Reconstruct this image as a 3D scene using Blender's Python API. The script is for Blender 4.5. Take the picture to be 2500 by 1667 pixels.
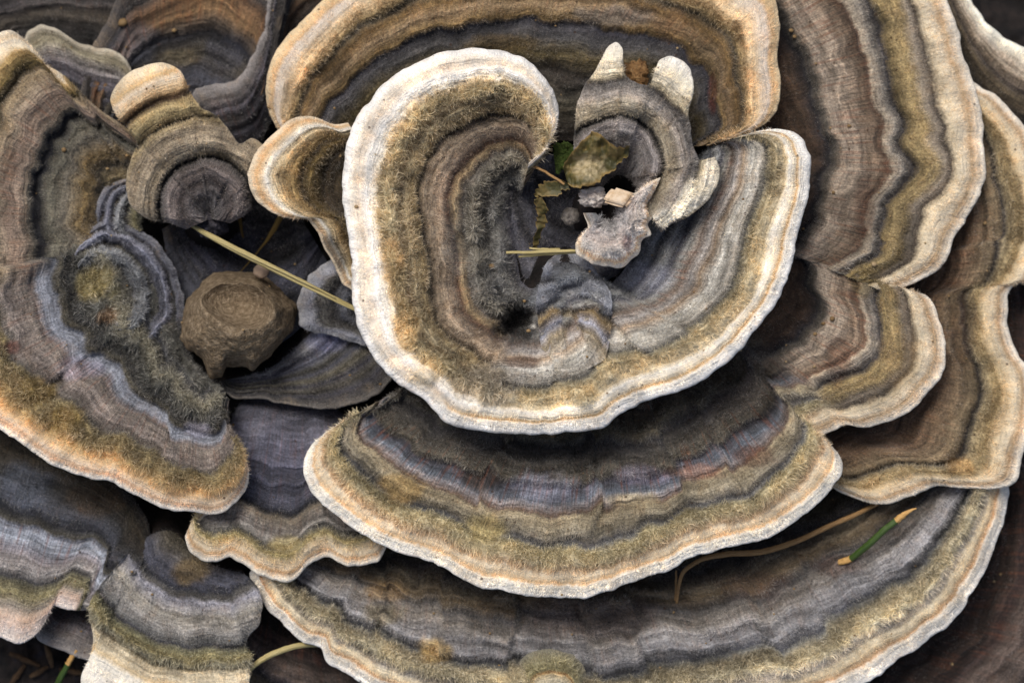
import bpy, math, random
import numpy as np
from mathutils import Vector

# ------------------------------------------------------------------ clear
for o in list(bpy.data.objects): bpy.data.objects.remove(o, do_unlink=True)
scene = bpy.context.scene
col = scene.collection
rng = np.random.default_rng(7)
random.seed(7)

# ------------------------------------------------------------------ units
# all measurements below are in photo pixels; one pixel of the reference plane is 0.05 mm (frame = 12.5 cm wide)
S = 5.0e-5
W, H = 2500.0, 1667.0
LENS = 100.0
D = LENS / 36.0 * W                      # camera height over the reference plane, in px
TILT = 0.10                              # the cluster leans: lower part of the picture is nearer the lens

# ------------------------------------------------------------------ camera, sky, sun, exposure
cam_d = bpy.data.cameras.new('camera'); cam = bpy.data.objects.new('camera', cam_d); col.objects.link(cam)
cam.location = (0, 0, D * S); cam.rotation_euler = (0, 0, 0)
cam_d.lens = LENS; cam_d.sensor_width = 36.0; cam_d.clip_start = 0.01; cam_d.clip_end = 50
cam_d.dof.use_dof = True; cam_d.dof.focus_distance = (D - 270) * S; cam_d.dof.aperture_fstop = 18
scene.camera = cam

SUN_EL, SUN_AZ = 58.0, 118.0             # azimuth measured from +X towards +Y (picture right towards picture top)
world = bpy.data.worlds.new('World'); scene.world = world; world.use_nodes = True
wn = world.node_tree.nodes; wl = world.node_tree.links
for n in list(wn): wn.remove(n)
wo = wn.new('ShaderNodeOutputWorld'); bg = wn.new('ShaderNodeBackground'); sky = wn.new('ShaderNodeTexSky')
sky.sky_type = 'NISHITA'; sky.sun_disc = False
sky.sun_elevation = math.radians(SUN_EL); sky.sun_rotation = math.radians(90 - SUN_AZ)
sky.air_density = 1.0; sky.dust_density = 4.0; sky.ozone_density = 0.6
bg.inputs['Strength'].default_value = 0.075
wl.new(sky.outputs[0], bg.inputs[0]); wl.new(bg.outputs[0], wo.inputs[0])

sd = bpy.data.lights.new('sun', 'SUN'); sd.energy = 1.4; sd.angle = math.radians(22); sd.color = (1.0, 0.975, 0.94)
sun = bpy.data.objects.new('sun', sd); col.objects.link(sun)
e, a = math.radians(SUN_EL), math.radians(SUN_AZ)
sdir = Vector((math.cos(e) * math.cos(a), math.cos(e) * math.sin(a), math.sin(e)))
sun.rotation_euler = sdir.to_track_quat('Z', 'Y').to_euler(); sun.location = sdir * 0.5

scene.view_settings.view_transform = 'Standard'; scene.view_settings.look = 'None'
scene.view_settings.gamma = 1.0; scene.view_settings.use_curve_mapping = False
scene.view_settings.exposure = 0.57

# ------------------------------------------------------------------ small maths
def lin(hexs):
    c = [int(hexs[i:i + 2], 16) / 255 for i in (1, 3, 5)]
    return tuple(x / 12.92 if x <= 0.04045 else ((x + 0.055) / 1.055) ** 2.4 for x in c)

def zlin(hexs):                          # cap colours: a little cooler, greyer and with more spread than read off by eye
    c = np.array(lin(hexs)); L = float(c @ [.2126, .7152, .0722])
    t = min(max((L - .03) / .17, 0), 1); t = t * t * (3 - 2 * t)
    w = min(max((L - .45) / .2, 0), 1)                    # leave the pale rims alone
    k = (.78 + .42 * t) * (1 - w) + w
    c2 = (L + (c - L) * .90) * np.array([.975, 1.0, 1.05]) * k
    return tuple(np.clip(c2 * (1 - w) + (L + (c - L) * .82) * w, 0, .92))

def to_world(p):                         # (...,3) px,py,z(px) -> metres
    p = np.asarray(p, float)
    z = p[..., 2] + (p[..., 1] - H / 2) * TILT
    k = (D - z) / D
    return np.stack([(p[..., 0] - W / 2) * k, (H / 2 - p[..., 1]) * k, z], -1) * S

def hash3(i, j, k):
    i = i.astype(np.int64).astype(np.uint64); j = j.astype(np.int64).astype(np.uint64); k = np.uint64(k)
    h = i * np.uint64(0x9E3779B97F4A7C15) ^ (j * np.uint64(0xC2B2AE3D27D4EB4F)) ^ (k * np.uint64(0x165667B19E3779F9))
    h ^= h >> np.uint64(29); h *= np.uint64(0xBF58476D1CE4E5B9); h ^= h >> np.uint64(32)
    return (h & np.uint64(0xFFFFFF)).astype(float) / float(0xFFFFFF)

def vnoise(x, y, seed=0):                # value noise, -1..1
    x, y = np.broadcast_arrays(np.asarray(x, float), np.asarray(y, float))
    xi, yi = np.floor(x), np.floor(y); fx, fy = x - xi, y - yi
    fx = fx * fx * fx * (fx * (fx * 6 - 15) + 10); fy = fy * fy * fy * (fy * (fy * 6 - 15) + 10)
    a0 = hash3(xi, yi, seed); b0 = hash3(xi + 1, yi, seed); c0 = hash3(xi, yi + 1, seed); d0 = hash3(xi + 1, yi + 1, seed)
    return ((a0 * (1 - fx) + b0 * fx) * (1 - fy) + (c0 * (1 - fx) + d0 * fx) * fy) * 2 - 1

def fbm(x, y, seed=0, octv=3):
    s, amp, tot = 0, 1.0, 0
    for o in range(octv):
        s = s + amp * vnoise(np.asarray(x) * 2 ** o, np.asarray(y) * 2 ** o, seed + o * 17); tot += amp; amp *= 0.5
    return s / tot

def sstep(a, b, x):
    t = np.clip((x - a) / (b - a), 0, 1); return t * t * (3 - 2 * t)

def hermite(tk, pk, t):                  # smooth curve through points (limited tangents)
    tk = np.asarray(tk, float); pk = np.asarray(pk, float); n = len(tk)
    m = np.zeros_like(pk); d = (pk[1:] - pk[:-1]) / (tk[1:] - tk[:-1])[:, None]
    m[0] = d[0]; m[-1] = d[-1]
    if n > 2:
        h0 = (tk[1:-1] - tk[:-2])[:, None]; h1 = (tk[2:] - tk[1:-1])[:, None]
        m[1:-1] = (d[:-1] * h1 + d[1:] * h0) / (h0 + h1)
    i = np.clip(np.searchsorted(tk, t, side='right') - 1, 0, n - 2)
    h = (tk[i + 1] - tk[i]); s = ((t - tk[i]) / h)[:, None]; h = h[:, None]
    return ((2 * s**3 - 3 * s**2 + 1) * pk[i] + (s**3 - 2 * s**2 + s) * h * m[i]
            + (-2 * s**3 + 3 * s**2) * pk[i + 1] + (s**3 - s**2) * h * m[i + 1])

def chord(p):
    d = np.linalg.norm(np.diff(np.asarray(p)[:, :2], axis=0), axis=1); return np.concatenate([[0], np.cumsum(d)])

# ------------------------------------------------------------------ mesh plumbing
def mesh_np(name, verts, faces, attrs=None, uv=None, mat=None, parent=None, normals=None, smooth=True, origin=None):
    """faces: (n,3) or (n,4) array. attrs: name -> (kind, data)"""
    me = bpy.data.meshes.new(name)
    verts = np.asarray(verts, np.float64)
    if origin is not None: verts = verts - np.asarray(origin)
    nv = len(verts); fl = faces if isinstance(faces, list) else [faces]
    fl = [np.asarray(f, np.int32) for f in fl if len(f)]
    me.vertices.add(nv); me.vertices.foreach_set('co', verts.astype(np.float32).ravel())
    nl = sum(f.size for f in fl); nf = sum(len(f) for f in fl)
    me.loops.add(nl); me.polygons.add(nf)
    li = np.concatenate([f.ravel() for f in fl])
    tot = np.concatenate([np.full(len(f), f.shape[1], np.int32) for f in fl])
    st = np.concatenate([[0], np.cumsum(tot)[:-1]]).astype(np.int32)
    me.loops.foreach_set('vertex_index', li); me.polygons.foreach_set('loop_start', st)
    me.polygons.foreach_set('loop_total', tot)
    me.polygons.foreach_set('use_smooth', np.full(nf, smooth, bool))
    if uv is not None:
        u = me.uv_layers.new(name='metric'); u.data.foreach_set('uv', np.asarray(uv, np.float32)[li].ravel())
    for k, (kind, data) in (attrs or {}).items():
        at = me.attributes.new(k, kind, 'POINT')
        at.data.foreach_set('color' if kind == 'FLOAT_COLOR' else 'value', np.asarray(data, np.float32).ravel())
    me.update(calc_edges=True)
    if normals is not None: me.normals_split_custom_set_from_vertices(np.asarray(normals, np.float32))
    ob = bpy.data.objects.new(name, me); col.objects.link(ob)
    if mat: me.materials.append(mat)
    if parent is not None: ob.parent = parent
    if origin is not None and parent is None: ob.location = origin
    return ob

def tag(o, label=None, cat=None, group=None, kind=None):
    if label: o['label'] = label
    if cat: o['category'] = cat
    if group: o['group'] = group
    if kind: o['kind'] = kind
    return o

# ------------------------------------------------------------------ materials
class NT:
    def __init__(s, name):
        s.m = bpy.data.materials.new(name); s.m.use_nodes = True
        s.t = s.m.node_tree; s.n = s.t.nodes; s.l = s.t.links
        for n in list(s.n): s.n.remove(n)
        s.out = s.n.new('ShaderNodeOutputMaterial')
    def put(s, sock, v):
        if v is None: return
        if hasattr(v, 'is_output'): s.l.new(v, sock)
        else: sock.default_value = v
    def new(s, t, **kw):
        n = s.n.new(t)
        for k, v in kw.items(): setattr(n, k, v)
        return n
    def attr(s, name, what='Fac'):
        n = s.new('ShaderNodeAttribute', attribute_name=name); return n.outputs[what]
    def math(s, op, a, b=0.0, clamp=False):
        n = s.new('ShaderNodeMath', operation=op, use_clamp=clamp); s.put(n.inputs[0], a); s.put(n.inputs[1], b); return n.outputs[0]
    def mix(s, f, a, b, mode='MIX'):
        n = s.new('ShaderNodeMix', data_type='RGBA', blend_type=mode); n.clamp_factor = True
        s.put(n.inputs[0], f); s.put(n.inputs[6], a if hasattr(a, 'is_output') else (*a, 1) if len(a) == 3 else a)
        s.put(n.inputs[7], b if hasattr(b, 'is_output') else (*b, 1) if len(b) == 3 else b); return n.outputs[2]
    def ramp(s, fac, stops, interp='LINEAR'):
        n = s.new('ShaderNodeValToRGB'); r = n.color_ramp; r.interpolation = interp
        while len(r.elements) > 1: r.elements.remove(r.elements[-1])
        r.elements[0].position = stops[0][0]; r.elements[0].color = (*stops[0][1], 1)
        for p, c in stops[1:]:
            e_ = r.elements.new(p); e_.color = (*c, 1)
        s.put(n.inputs[0], fac); return n.outputs[0]
    def noise(s, vec, scale, detail=3, rough=0.55, what='Fac'):
        n = s.new('ShaderNodeTexNoise'); s.put(n.inputs['Vector'], vec); n.inputs['Scale'].default_value = scale
        n.inputs['Detail'].default_value = detail; n.inputs['Roughness'].default_value = rough; return n.outputs[what]
    def maprange(s, v, a, b, c, d):
        n = s.new('ShaderNodeMapRange'); s.put(n.inputs[0], v)
        for k, x in zip((1, 2, 3, 4), (a, b, c, d)): n.inputs[k].default_value = x
        return n.outputs[0]
    def scalevec(s, v, sc):
        n = s.new('ShaderNodeVectorMath', operation='MULTIPLY'); s.put(n.inputs[0], v); n.inputs[1].default_value = sc; return n.outputs[0]
    def pos(s): return s.new('ShaderNodeNewGeometry').outputs['Position']

def zone_colour(t, zA, zB, zone):
    c = t.ramp(zone, [(z[0], zlin(z[1])) for z in zA])
    if zB:
        c2 = t.ramp(zone, [(z[0], zlin(z[1])) for z in zB]); c = t.mix(t.attr('blend'), c, c2)
    return t.mix(t.attr('tint', 'Alpha'), c, t.attr('tint', 'Color'))

def cap_material(zA, zB):
    t = NT('fungus_cap'); P = t.pos(); uvn = t.new('ShaderNodeUVMap', uv_map='metric').outputs[0]
    fine = t.noise(P, 2600, 3)
    zone = t.math('ADD', t.attr('zone'), t.math('MULTIPLY', t.math('SUBTRACT', fine, 0.5), 0.032))
    c = zone_colour(t, zA, zB, zone)
    st = t.ramp(t.attr('zone'), [(z[0], (z[5],) * 3) for z in zA])
    # mottling
    low = t.noise(P, 330, 3, 0.6)
    br = t.maprange(low, 0.25, 0.75, 0.72, 1.25)
    c = t.mix(1.0, c, t.new_comb(br), 'MULTIPLY')
    hue = t.noise(P, 620, 2)
    c = t.mix(t.maprange(hue, 0.54, 0.72, 0.0, 0.20), c, t.mix(1.0, c, (1.15, 0.80, 0.48), 'MULTIPLY'))
    # radial silky striation
    sv = t.scalevec(uvn, (30.0, 1.1, 1.0)); s1 = t.noise(sv, 1.0, 3, 0.6)
    sv2 = t.scalevec(uvn, (9.0, 0.9, 1.0)); s2 = t.noise(sv2, 1.0, 2, 0.5)
    sm = t.math('ADD', t.math('MULTIPLY', s1, 0.65), t.math('MULTIPLY', s2, 0.35))
    lightstr = t.maprange(sm, 0.3, 0.7, 0.40, 1.65)
    c = t.mix(st, c, t.mix(1.0, c, t.new_comb(lightstr), 'MULTIPLY'))
    c = t.mix(t.math('MULTIPLY', st, t.maprange(s2, 0.52, 0.68, 0, 0.55)), c, lin('#6b3d24'))
    # narrow growth rings and fine radial wrinkles
    sx = t.new('ShaderNodeSeparateXYZ'); t.put(sx.inputs[0], uvn)
    def ringvec(kz, ku):
        cx_ = t.new('ShaderNodeCombineXYZ'); t.put(cx_.inputs[0], t.math('MULTIPLY', t.attr('zone'), kz)); t.put(cx_.inputs[1], t.math('MULTIPLY', sx.outputs[0], ku)); return cx_.outputs[0]
    r1 = t.noise(ringvec(46.0, 0.55), 1.0, 2, 0.55); r2 = t.noise(ringvec(105.0, 1.3), 1.0, 2, 0.5)
    rings = t.math('ADD', t.math('MULTIPLY', r1, 0.6), t.math('MULTIPLY', r2, 0.4))
    wr = t.noise(t.scalevec(uvn, (13.0, 1.6, 1.0)), 1.0, 3, 0.6)
    soft0 = t.ramp(t.attr('zone'), [(0, (1,) * 3), (.80, (1,) * 3), (.9, (.22,) * 3), (1, (.14,) * 3)])
    c = t.mix(soft0, c, t.mix(1.0, c, t.new_comb(t.maprange(rings, 0.36, 0.64, 0.64, 1.36)), 'MULTIPLY'))
    c = t.mix(soft0, c, t.mix(1.0, c, t.new_comb(t.maprange(wr, 0.3, 0.7, 0.80, 1.20)), 'MULTIPLY'))
    # tan streaks and blotches on the pale margin
    rimm = t.ramp(t.attr('zone'), [(0, (0,) * 3), (.82, (0,) * 3), (.88, (1,) * 3), (1, (1,) * 3)])
    blot = t.math('MULTIPLY', rimm, t.math('MULTIPLY', t.maprange(t.noise(P, 230, 3, .6), .52, .72, 0, 1), t.maprange(wr, .35, .65, .10, .55)))
    c = t.mix(blot, c, lin('#b39c7c'))
    # velvet grain
    gr = t.noise(P, 4200, 3, 0.7)
    soft = t.ramp(t.attr('zone'), [(0, (1,) * 3), (.80, (1,) * 3), (.9, (.35,) * 3), (1, (.3,) * 3)])
    c = t.mix(soft, c, t.mix(1.0, c, t.new_comb(t.maprange(gr, 0.3, 0.7, 0.50, 1.50)), 'MULTIPLY'))
    c = t.mix(1.0, c, t.new_comb(t.maprange(t.attr('band'), -1.0, 1.0, 0.58, 1.42)), 'MULTIPLY')
    # dark specks
    vo = t.new('ShaderNodeTexVoronoi'); t.put(vo.inputs['Vector'], P); vo.inputs['Scale'].default_value = 520
    sp = t.math('LESS_THAN', vo.outputs['Distance'], 0.085)
    sel = t.math('GREATER_THAN', t.math('FRACT', t.math('MULTIPLY', vo.outputs['Color'], 7.31)), 0.45)
    c = t.mix(t.math('MULTIPLY', t.math('MULTIPLY', sp, sel), 0.75), c, lin('#3a2414'))
    b = t.new('ShaderNodeBsdfPrincipled'); t.put(b.inputs['Base Color'], c)
    b.inputs['Roughness'].default_value = 0.8; b.inputs['Specular IOR Level'].default_value = 0.25
    b.inputs['Sheen Weight'].default_value = 0.12; b.inputs['Sheen Roughness'].default_value = 0.5
    hgt = t.math('ADD', t.math('ADD', t.math('MULTIPLY', gr, 0.35), t.math('ADD', t.math('MULTIPLY', rings, 1.6), t.math('MULTIPLY', wr, 0.8))), t.math('ADD', t.math('MULTIPLY', fine, 0.6),
                 t.math('MULTIPLY', t.math('MULTIPLY', sm, st), 1.4)))
    bu = t.new('ShaderNodeBump'); bu.inputs['Strength'].default_value = 0.9; bu.inputs['Distance'].default_value = 6 * S
    t.put(bu.inputs['Height'], hgt); t.l.new(bu.outputs[0], b.inputs['Normal'])
    t.l.new(b.outputs[0], t.out.inputs[0]); return t.m

def _comb(s, v):
    n = s.new('ShaderNodeCombineColor'); [s.put(n.inputs[k], v) for k in range(3)]; return n.outputs[0]
NT.new_comb = _comb

def fuzz_material(zA, zB):
    t = NT('fungus_fuzz'); P = t.pos()
    c = zone_colour(t, zA, zB, t.attr('zone'))
    low = t.noise(P, 330, 3, 0.6)
    c = t.mix(1.0, c, t.new_comb(t.maprange(low, 0.25, 0.75, 0.72, 1.25)), 'MULTIPLY')
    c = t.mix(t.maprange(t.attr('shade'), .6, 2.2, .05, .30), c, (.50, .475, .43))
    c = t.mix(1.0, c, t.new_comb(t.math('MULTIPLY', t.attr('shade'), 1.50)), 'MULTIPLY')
    d = t.new('ShaderNodeBsdfDiffuse'); tr = t.new('ShaderNodeBsdfTranslucent'); mx = t.new('ShaderNodeMixShader')
    t.put(d.inputs[0], c); t.put(tr.inputs[0], c); mx.inputs[0].default_value = 0.48
    t.l.new(d.outputs[0], mx.inputs[1]); t.l.new(tr.outputs[0], mx.inputs[2]); t.l.new(mx.outputs[0], t.out.inputs[0]); return t.m

def simple_material(name, stops, scale, rough=0.85, bump=0.6, bscale=None, bdist=6, spec=0.25, stretch=None, transl=0):
    t = NT(name); P = t.pos()
    if stretch is not None:
        P = t.scalevec(t.new('ShaderNodeUVMap', uv_map='metric').outputs[0], stretch)
    n = t.noise(P, scale, 5, 0.65)
    c = t.ramp(n, [(p, lin(h)) for p, h in stops])
    b = t.new('ShaderNodeBsdfPrincipled'); t.put(b.inputs['Base Color'], c); b.inputs['Roughness'].default_value = rough
    b.inputs['Specular IOR Level'].default_value = spec
    bn = t.noise(P, bscale or scale * 2, 4, 0.6); bu = t.new('ShaderNodeBump'); bu.inputs['Strength'].default_value = bump
    bu.inputs['Distance'].default_value = bdist * S; t.put(bu.inputs['Height'], bn); t.l.new(bu.outputs[0], b.inputs['Normal'])
    t.l.new(b.outputs[0], t.out.inputs[0]); return t.m

# ------------------------------------------------------------------ height buffer of everything built so far (px grid)
CELL = 8; HB_X0, HB_Y0 = -200, -200; HBW, HBH = 2900 // CELL, 2100 // CELL
hbuf = np.full((HBH, HBW), -400.0)
def hb_add(p):
    p = p.reshape(-1, 3); ix = ((p[:, 0] - HB_X0) / CELL).astype(int); iy = ((p[:, 1] - HB_Y0) / CELL).astype(int)
    ok = (ix >= 0) & (iy >= 0) & (ix < HBW) & (iy < HBH); np.maximum.at(hbuf, (iy[ok], ix[ok]), p[ok, 2])
def hb_get(x, y, r=1):
    ix = int((x - HB_X0) / CELL); iy = int((y - HB_Y0) / CELL)
    return float(hbuf[max(iy - r, 0):iy + r + 1, max(ix - r, 0):ix + r + 1].max())

inner_pts = []                            # where caps attach: the wood rises to meet them

# ------------------------------------------------------------------ bracket builder
def zprof(z, tab, k):
    return np.interp(z, [t[0] for t in tab], [t[k] for t in tab])

FUZZ = 1.3                                # global density of hairs
def bracket(label, outer, inner, zo, zi, zones, zonesB=None, blend=None, bulge=0, droop=4, th=16, warp=0.03,
            pleat=6, wave=5, folds=(), tints=(), relief=1.0, fuzz=1.0, fl=1.0, margin=0.87, seed=1, ease=1.0, res=7.0, radial=None, tuft=1.0, dips=(), endz=None, bandk=1.0, name='bracket_fungus'):
    outer = np.array(outer, float); inner = np.array(inner, float)
    to = chord(outer); L = to[-1]; to = to / L
    nu = int(np.clip(L / res, 24, 560)); tu = np.linspace(0, 1, nu)
    zo = np.interp(tu, np.linspace(0, 1, len(zo)), zo) if np.ndim(zo) else np.full(nu, float(zo))
    zi = np.interp(tu, np.linspace(0, 1, len(zi)), zi) if np.ndim(zi) else np.full(nu, float(zi))
    O = hermite(to, outer, tu)
    I = hermite(np.linspace(0, 1, len(inner)), inner, tu)
    dirn = O - I; ln = np.linalg.norm(dirn, axis=1); dirn /= ln[:, None] + 1e-6
    ul = tu * L
    O = O + dirn * (wave * (fbm(ul / 70, 0.5, seed, 3)) + wave * 0.45 * vnoise(ul / 19, 3.3, seed + 5) + wave * .2 * vnoise(ul / 9, 5.3, seed + 6))[:, None]
    nvr = int(np.clip(np.percentile(ln, 70) / (res * 0.9), 14, 110))
    v = np.linspace(0, 1, nvr) ** 0.93
    V, U = np.meshgrid(v, ul, indexing='xy')            # (nu, nv)
    XY = I[:, None, :] + (O - I)[:, None, :] * V[..., None]
    wdw = sstep(0, 0.12, V) * (1 - sstep(0.84, 0.97, V))
    zb0 = V
    if radial:                                           # rings centred on the point of attachment instead of following the rim
        rd = np.hypot((XY[..., 0] - radial[0]) / radial[2], (XY[..., 1] - radial[1]) / radial[3]); zb0 = rd; wdw = sstep(0, .1, V)
    zone = zb0 + warp * 1.3 * fbm(U / 150, V * 2.2, seed + 31, 3) * wdw + warp * 0.6 * vnoise(U / 60, V * 4, seed + 41) * wdw + warp * 0.13 * vnoise(U / 20, V * 9, seed + 42) * wdw
    Z = zi[:, None] + (zo - zi)[:, None] * (V ** ease) + bulge * 4 * V * (1 - V)
    Z -= droop * sstep(0.86, 1.0, V) ** 1.5
    Z += pleat * V * fbm(U / 130, V * 0.7, seed + 3, 2) * (1.4 - 0.6 * V)
    for f in folds:                                      # (where, height, zone shift, falloff)
        v0, v1 = f[4] if len(f) > 4 else (.12, .82)
        g = (U / L - f[0]) - 0.014 * fbm(V * 5, f[0] * 31, seed + 61, 2)
        # crisp step on one side, slow decay on the other
        stp = sstep(0, 7.0 / L, g) * np.exp(-np.clip(g, 0, None) / f[3]) * sstep(v0, v0 + .12, V) * (1 - sstep(v1 - .12, v1, V))
        Z += f[1] * stp; zone += f[2] * stp * wdw
    for (dx_, dy_, rx_, ry_, dz_) in dips:
        dd = np.hypot((XY[..., 0] - dx_) / rx_, (XY[..., 1] - dy_) / ry_) + .25 * fbm(XY[..., 0] / 24, XY[..., 1] / 24, seed + 71, 2)
        Z -= dz_ * (1 - sstep(.35, 1.1, dd))
    if endz:                                             # towards these ends the cap has no pale rim
        un = U / L + .012 * vnoise(V * 4, U / 90, seed + 73)
        if endz[0]: zone *= 1 - (1 - endz[0][1]) * (1 - sstep(endz[0][0] - .035, endz[0][0], un))
        if endz[1]: zone *= 1 - (1 - endz[1][1]) * sstep(endz[1][0], endz[1][0] + .035, un)
    zone = np.clip(zone, 0, 1)
    bl = np.zeros_like(V)
    if blend: bl = sstep(blend[0], blend[1], U / L + 0.03 * vnoise(V * 4, U / 200, seed + 8))
    hh = zprof(zone, zones, 2)
    if zonesB: hh = hh * (1 - bl) + zprof(zone, zonesB, 2) * bl
    flen = zprof(zone, zones, 3); fden = zprof(zone, zones, 4)
    if zonesB:
        flen = flen * (1 - bl) + zprof(zone, zonesB, 3) * bl; fden = fden * (1 - bl) + zprof(zone, zonesB, 4) * bl
    edge_u = np.minimum(U, L - U)
    flen = np.where(V > .84, np.maximum(flen, 8), flen); fden = np.where(V > .84, np.maximum(fden, .55), fden)
    rim_w = 1 - .75 * sstep(.82, .9, zone)
    band = (vnoise(zone * 19, U / 420, seed + 51) * .6 + vnoise(zone * 42, U / 170, seed + 52) * .5 + .35 * fbm(XY[..., 0] / 34, XY[..., 1] / 34, seed + 53, 2)) * rim_w
    fine_r = (vnoise(zone * 52, U / 190, seed + 57) + .7 * vnoise(zone * 110, U / 80, seed + 58)) * rim_w
    thin = (1 - sstep(.015, .10, np.abs(vnoise(zone * 9.5 + .3 * seed, U / 600, seed + 55)))) * sstep(-.35, .15, vnoise(U / 140, zone * 6, seed + 56))
    band = np.clip(band * bandk - .85 * thin * rim_w * sstep(.04, .12, V), -1.25, 1.25)
    Z += relief * 5.0 * band * sstep(0, .06, V) * rim_w
    Z += relief * 2.6 * fine_r * sstep(0, .06, V)
    fm = sstep(9, 20, flen) * np.clip(fden, 0, 1)
    Vd = V * ln.mean()
    Z += relief * 1.7 * hh * sstep(0, 0.06, V) * (1 + .35 * fbm(U / 60, Vd / 60, seed + 14, 2)) + 2.4 * fbm(XY[..., 0] / 20, XY[..., 1] / 20, seed + 13, 3) * relief
    Z += tuft * fm * 13 * np.clip(fbm(XY[..., 0] / 40, XY[..., 1] / 40, seed + 15, 2) + .15, -.3, 1) * sstep(0, .08, V)
    Z += sstep(.84, .95, V) * (2.6 * vnoise(U / 15, Vd / 60, seed + 16) + 4.5 * fbm(U / 48, Vd / 90, seed + 17, 2))
    Px = np.concatenate([XY, Z[..., None]], -1)          # px space
    hb_add(Px)
    for i in range(0, nu, 3): inner_pts.append((I[i, 0], I[i, 1], zi[i]))
    # tint patches: colour patches of the cap, and shade painted in the rosette's hole
    tint = np.zeros((nu, nvr, 4)); 
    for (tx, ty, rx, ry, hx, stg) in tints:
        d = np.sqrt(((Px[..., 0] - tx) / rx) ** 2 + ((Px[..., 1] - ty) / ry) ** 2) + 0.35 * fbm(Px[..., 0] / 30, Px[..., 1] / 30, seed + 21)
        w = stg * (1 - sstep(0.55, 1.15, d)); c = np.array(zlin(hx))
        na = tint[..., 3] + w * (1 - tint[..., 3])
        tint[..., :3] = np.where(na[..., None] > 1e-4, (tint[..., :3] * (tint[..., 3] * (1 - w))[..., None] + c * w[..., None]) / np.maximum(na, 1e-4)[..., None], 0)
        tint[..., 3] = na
    Wt = to_world(Px)
    # rounded rim and underside
    rows, zr = [], []
    Oe, ze = XY[:, -1, :], Z[:, -1]
    endt = np.clip(np.minimum(ul, L - ul) / 60, 0.15, 1); tt = th * endt * (1 + .3 * fbm(ul / 55, 2.2, seed + 18, 3))
    for aa in (30, 60, 90, 120, 150, 180):
        r_ = math.radians(aa); xy = Oe + dirn * (tt * 0.5 * math.sin(r_))[:, None]; z = ze - tt * 0.5 * (1 - math.cos(r_))
        rows.append(np.concatenate([xy, z[:, None]], -1))
    nv_under = 9
    vi = np.linspace(1, 0, nv_under + 1)[1:]
    jj = np.clip((vi ** (1 / 0.93) * (nvr - 1)).round().astype(int), 0, nvr - 1)
    for j in jj:
        rows.append(np.concatenate([XY[:, j, :], (Z[:, j] - tt - 4 - 24 * float(sstep(0, .15, 1 - v[j])))[:, None]], -1))
    Und = to_world(np.stack(rows, 1))                     # (nu, nr, 3)
    full = np.concatenate([Wt, Und], 1); nr = full.shape[1]
    # normals on full grid
    du = np.gradient(full, axis=0); dv = np.gradient(full, axis=1)
    N = np.cross(dv, du); N /= np.linalg.norm(N, axis=-1, keepdims=True) + 1e-20
    # orientation: top must face up
    if N[:, nvr // 2, 2].mean() < 0: N = -N; flip = True
    else: flip = False
    base = Wt[:, 0].mean(0)
    root = bpy.data.objects.new(name, None); col.objects.link(root); root.location = base; root.empty_display_size = 0.005
    tag(root, label, 'bracket fungus', 'bracket fungi overlapping in one cluster')
    mat = cap_material(zones, zonesB)
    zfull = np.concatenate([zone, np.repeat(zone[:, -1:], nr - nvr, 1)], 1); blf = np.concatenate([bl, np.repeat(bl[:, -1:], nr - nvr, 1)], 1)
    bdf = np.concatenate([band, np.repeat(band[:, -1:], nr - nvr, 1)], 1)
    tf = np.concatenate([tint, np.zeros((nu, nr - nvr, 4))], 1)
    dist = np.concatenate([np.zeros((nu, 1)), np.cumsum(np.linalg.norm(np.diff(full, axis=1), axis=2), 1)], 1) / S / 100
    uu = np.repeat((ul / 100)[:, None], nr, 1)
    # u coordinate follows real width at each radius so the striation keeps its width
    UV = np.stack([uu, dist], -1)
    def sub(nm, j0, j1, par):
        m = j1 - j0 + 1; idx = np.arange(nu * m).reshape(nu, m)
        f = np.stack([idx[:-1, :-1], idx[:-1, 1:], idx[1:, 1:], idx[1:, :-1]], -1).reshape(-1, 4)
        if flip: f = f[:, ::-1]
        # default winding: u rows x v cols ; check on first face
        sl = np.s_[:, j0:j1 + 1]
        vv = full[sl].reshape(-1, 3); q = f[len(f) // 2]
        nn = np.cross(vv[q[1]] - vv[q[0]], vv[q[2]] - vv[q[0]])
        if np.dot(nn, N[sl].reshape(-1, 3)[q[0]]) < 0: f = f[:, ::-1]
        ob = mesh_np(nm, vv, f, {'zone': ('FLOAT', zfull[sl]), 'blend': ('FLOAT', blf[sl]), 'band': ('FLOAT', bdf[sl]), 'tint': ('FLOAT_COLOR', tf[sl])},
                     uv=UV[sl].reshape(-1, 2), mat=mat, parent=par, normals=N[sl].reshape(-1, 3), origin=base)
        return ob
    jm = int(np.searchsorted(v, margin))
    cap = sub('cap', 0, jm, root); mar = sub('margin', jm, nvr - 1 + 4, root); und = sub('pore_surface', nvr - 1 + 4, nr - 1, root)
    # ---- fuzz
    q = np.linalg.norm(np.cross(Px[1:, :-1] - Px[:-1, :-1], Px[:-1, 1:] - Px[:-1, :-1]), axis=-1)
    cx = Px[:-1, :-1, 0]; cy = Px[:-1, :-1, 1]
    vis = (cx > -90) & (cx < W + 90) & (cy > -90) & (cy < H + 90)
    wgt = q * fden[:-1, :-1] * vis * sstep(12, 100, edge_u[:-1, :-1]) * (0.25 + 0.75 * sstep(-0.6, 0.5, fbm(cx / 26, cy / 26, seed + 77, 2)))
    n = int(wgt.sum() / 5.2 * fuzz * FUZZ)
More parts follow.
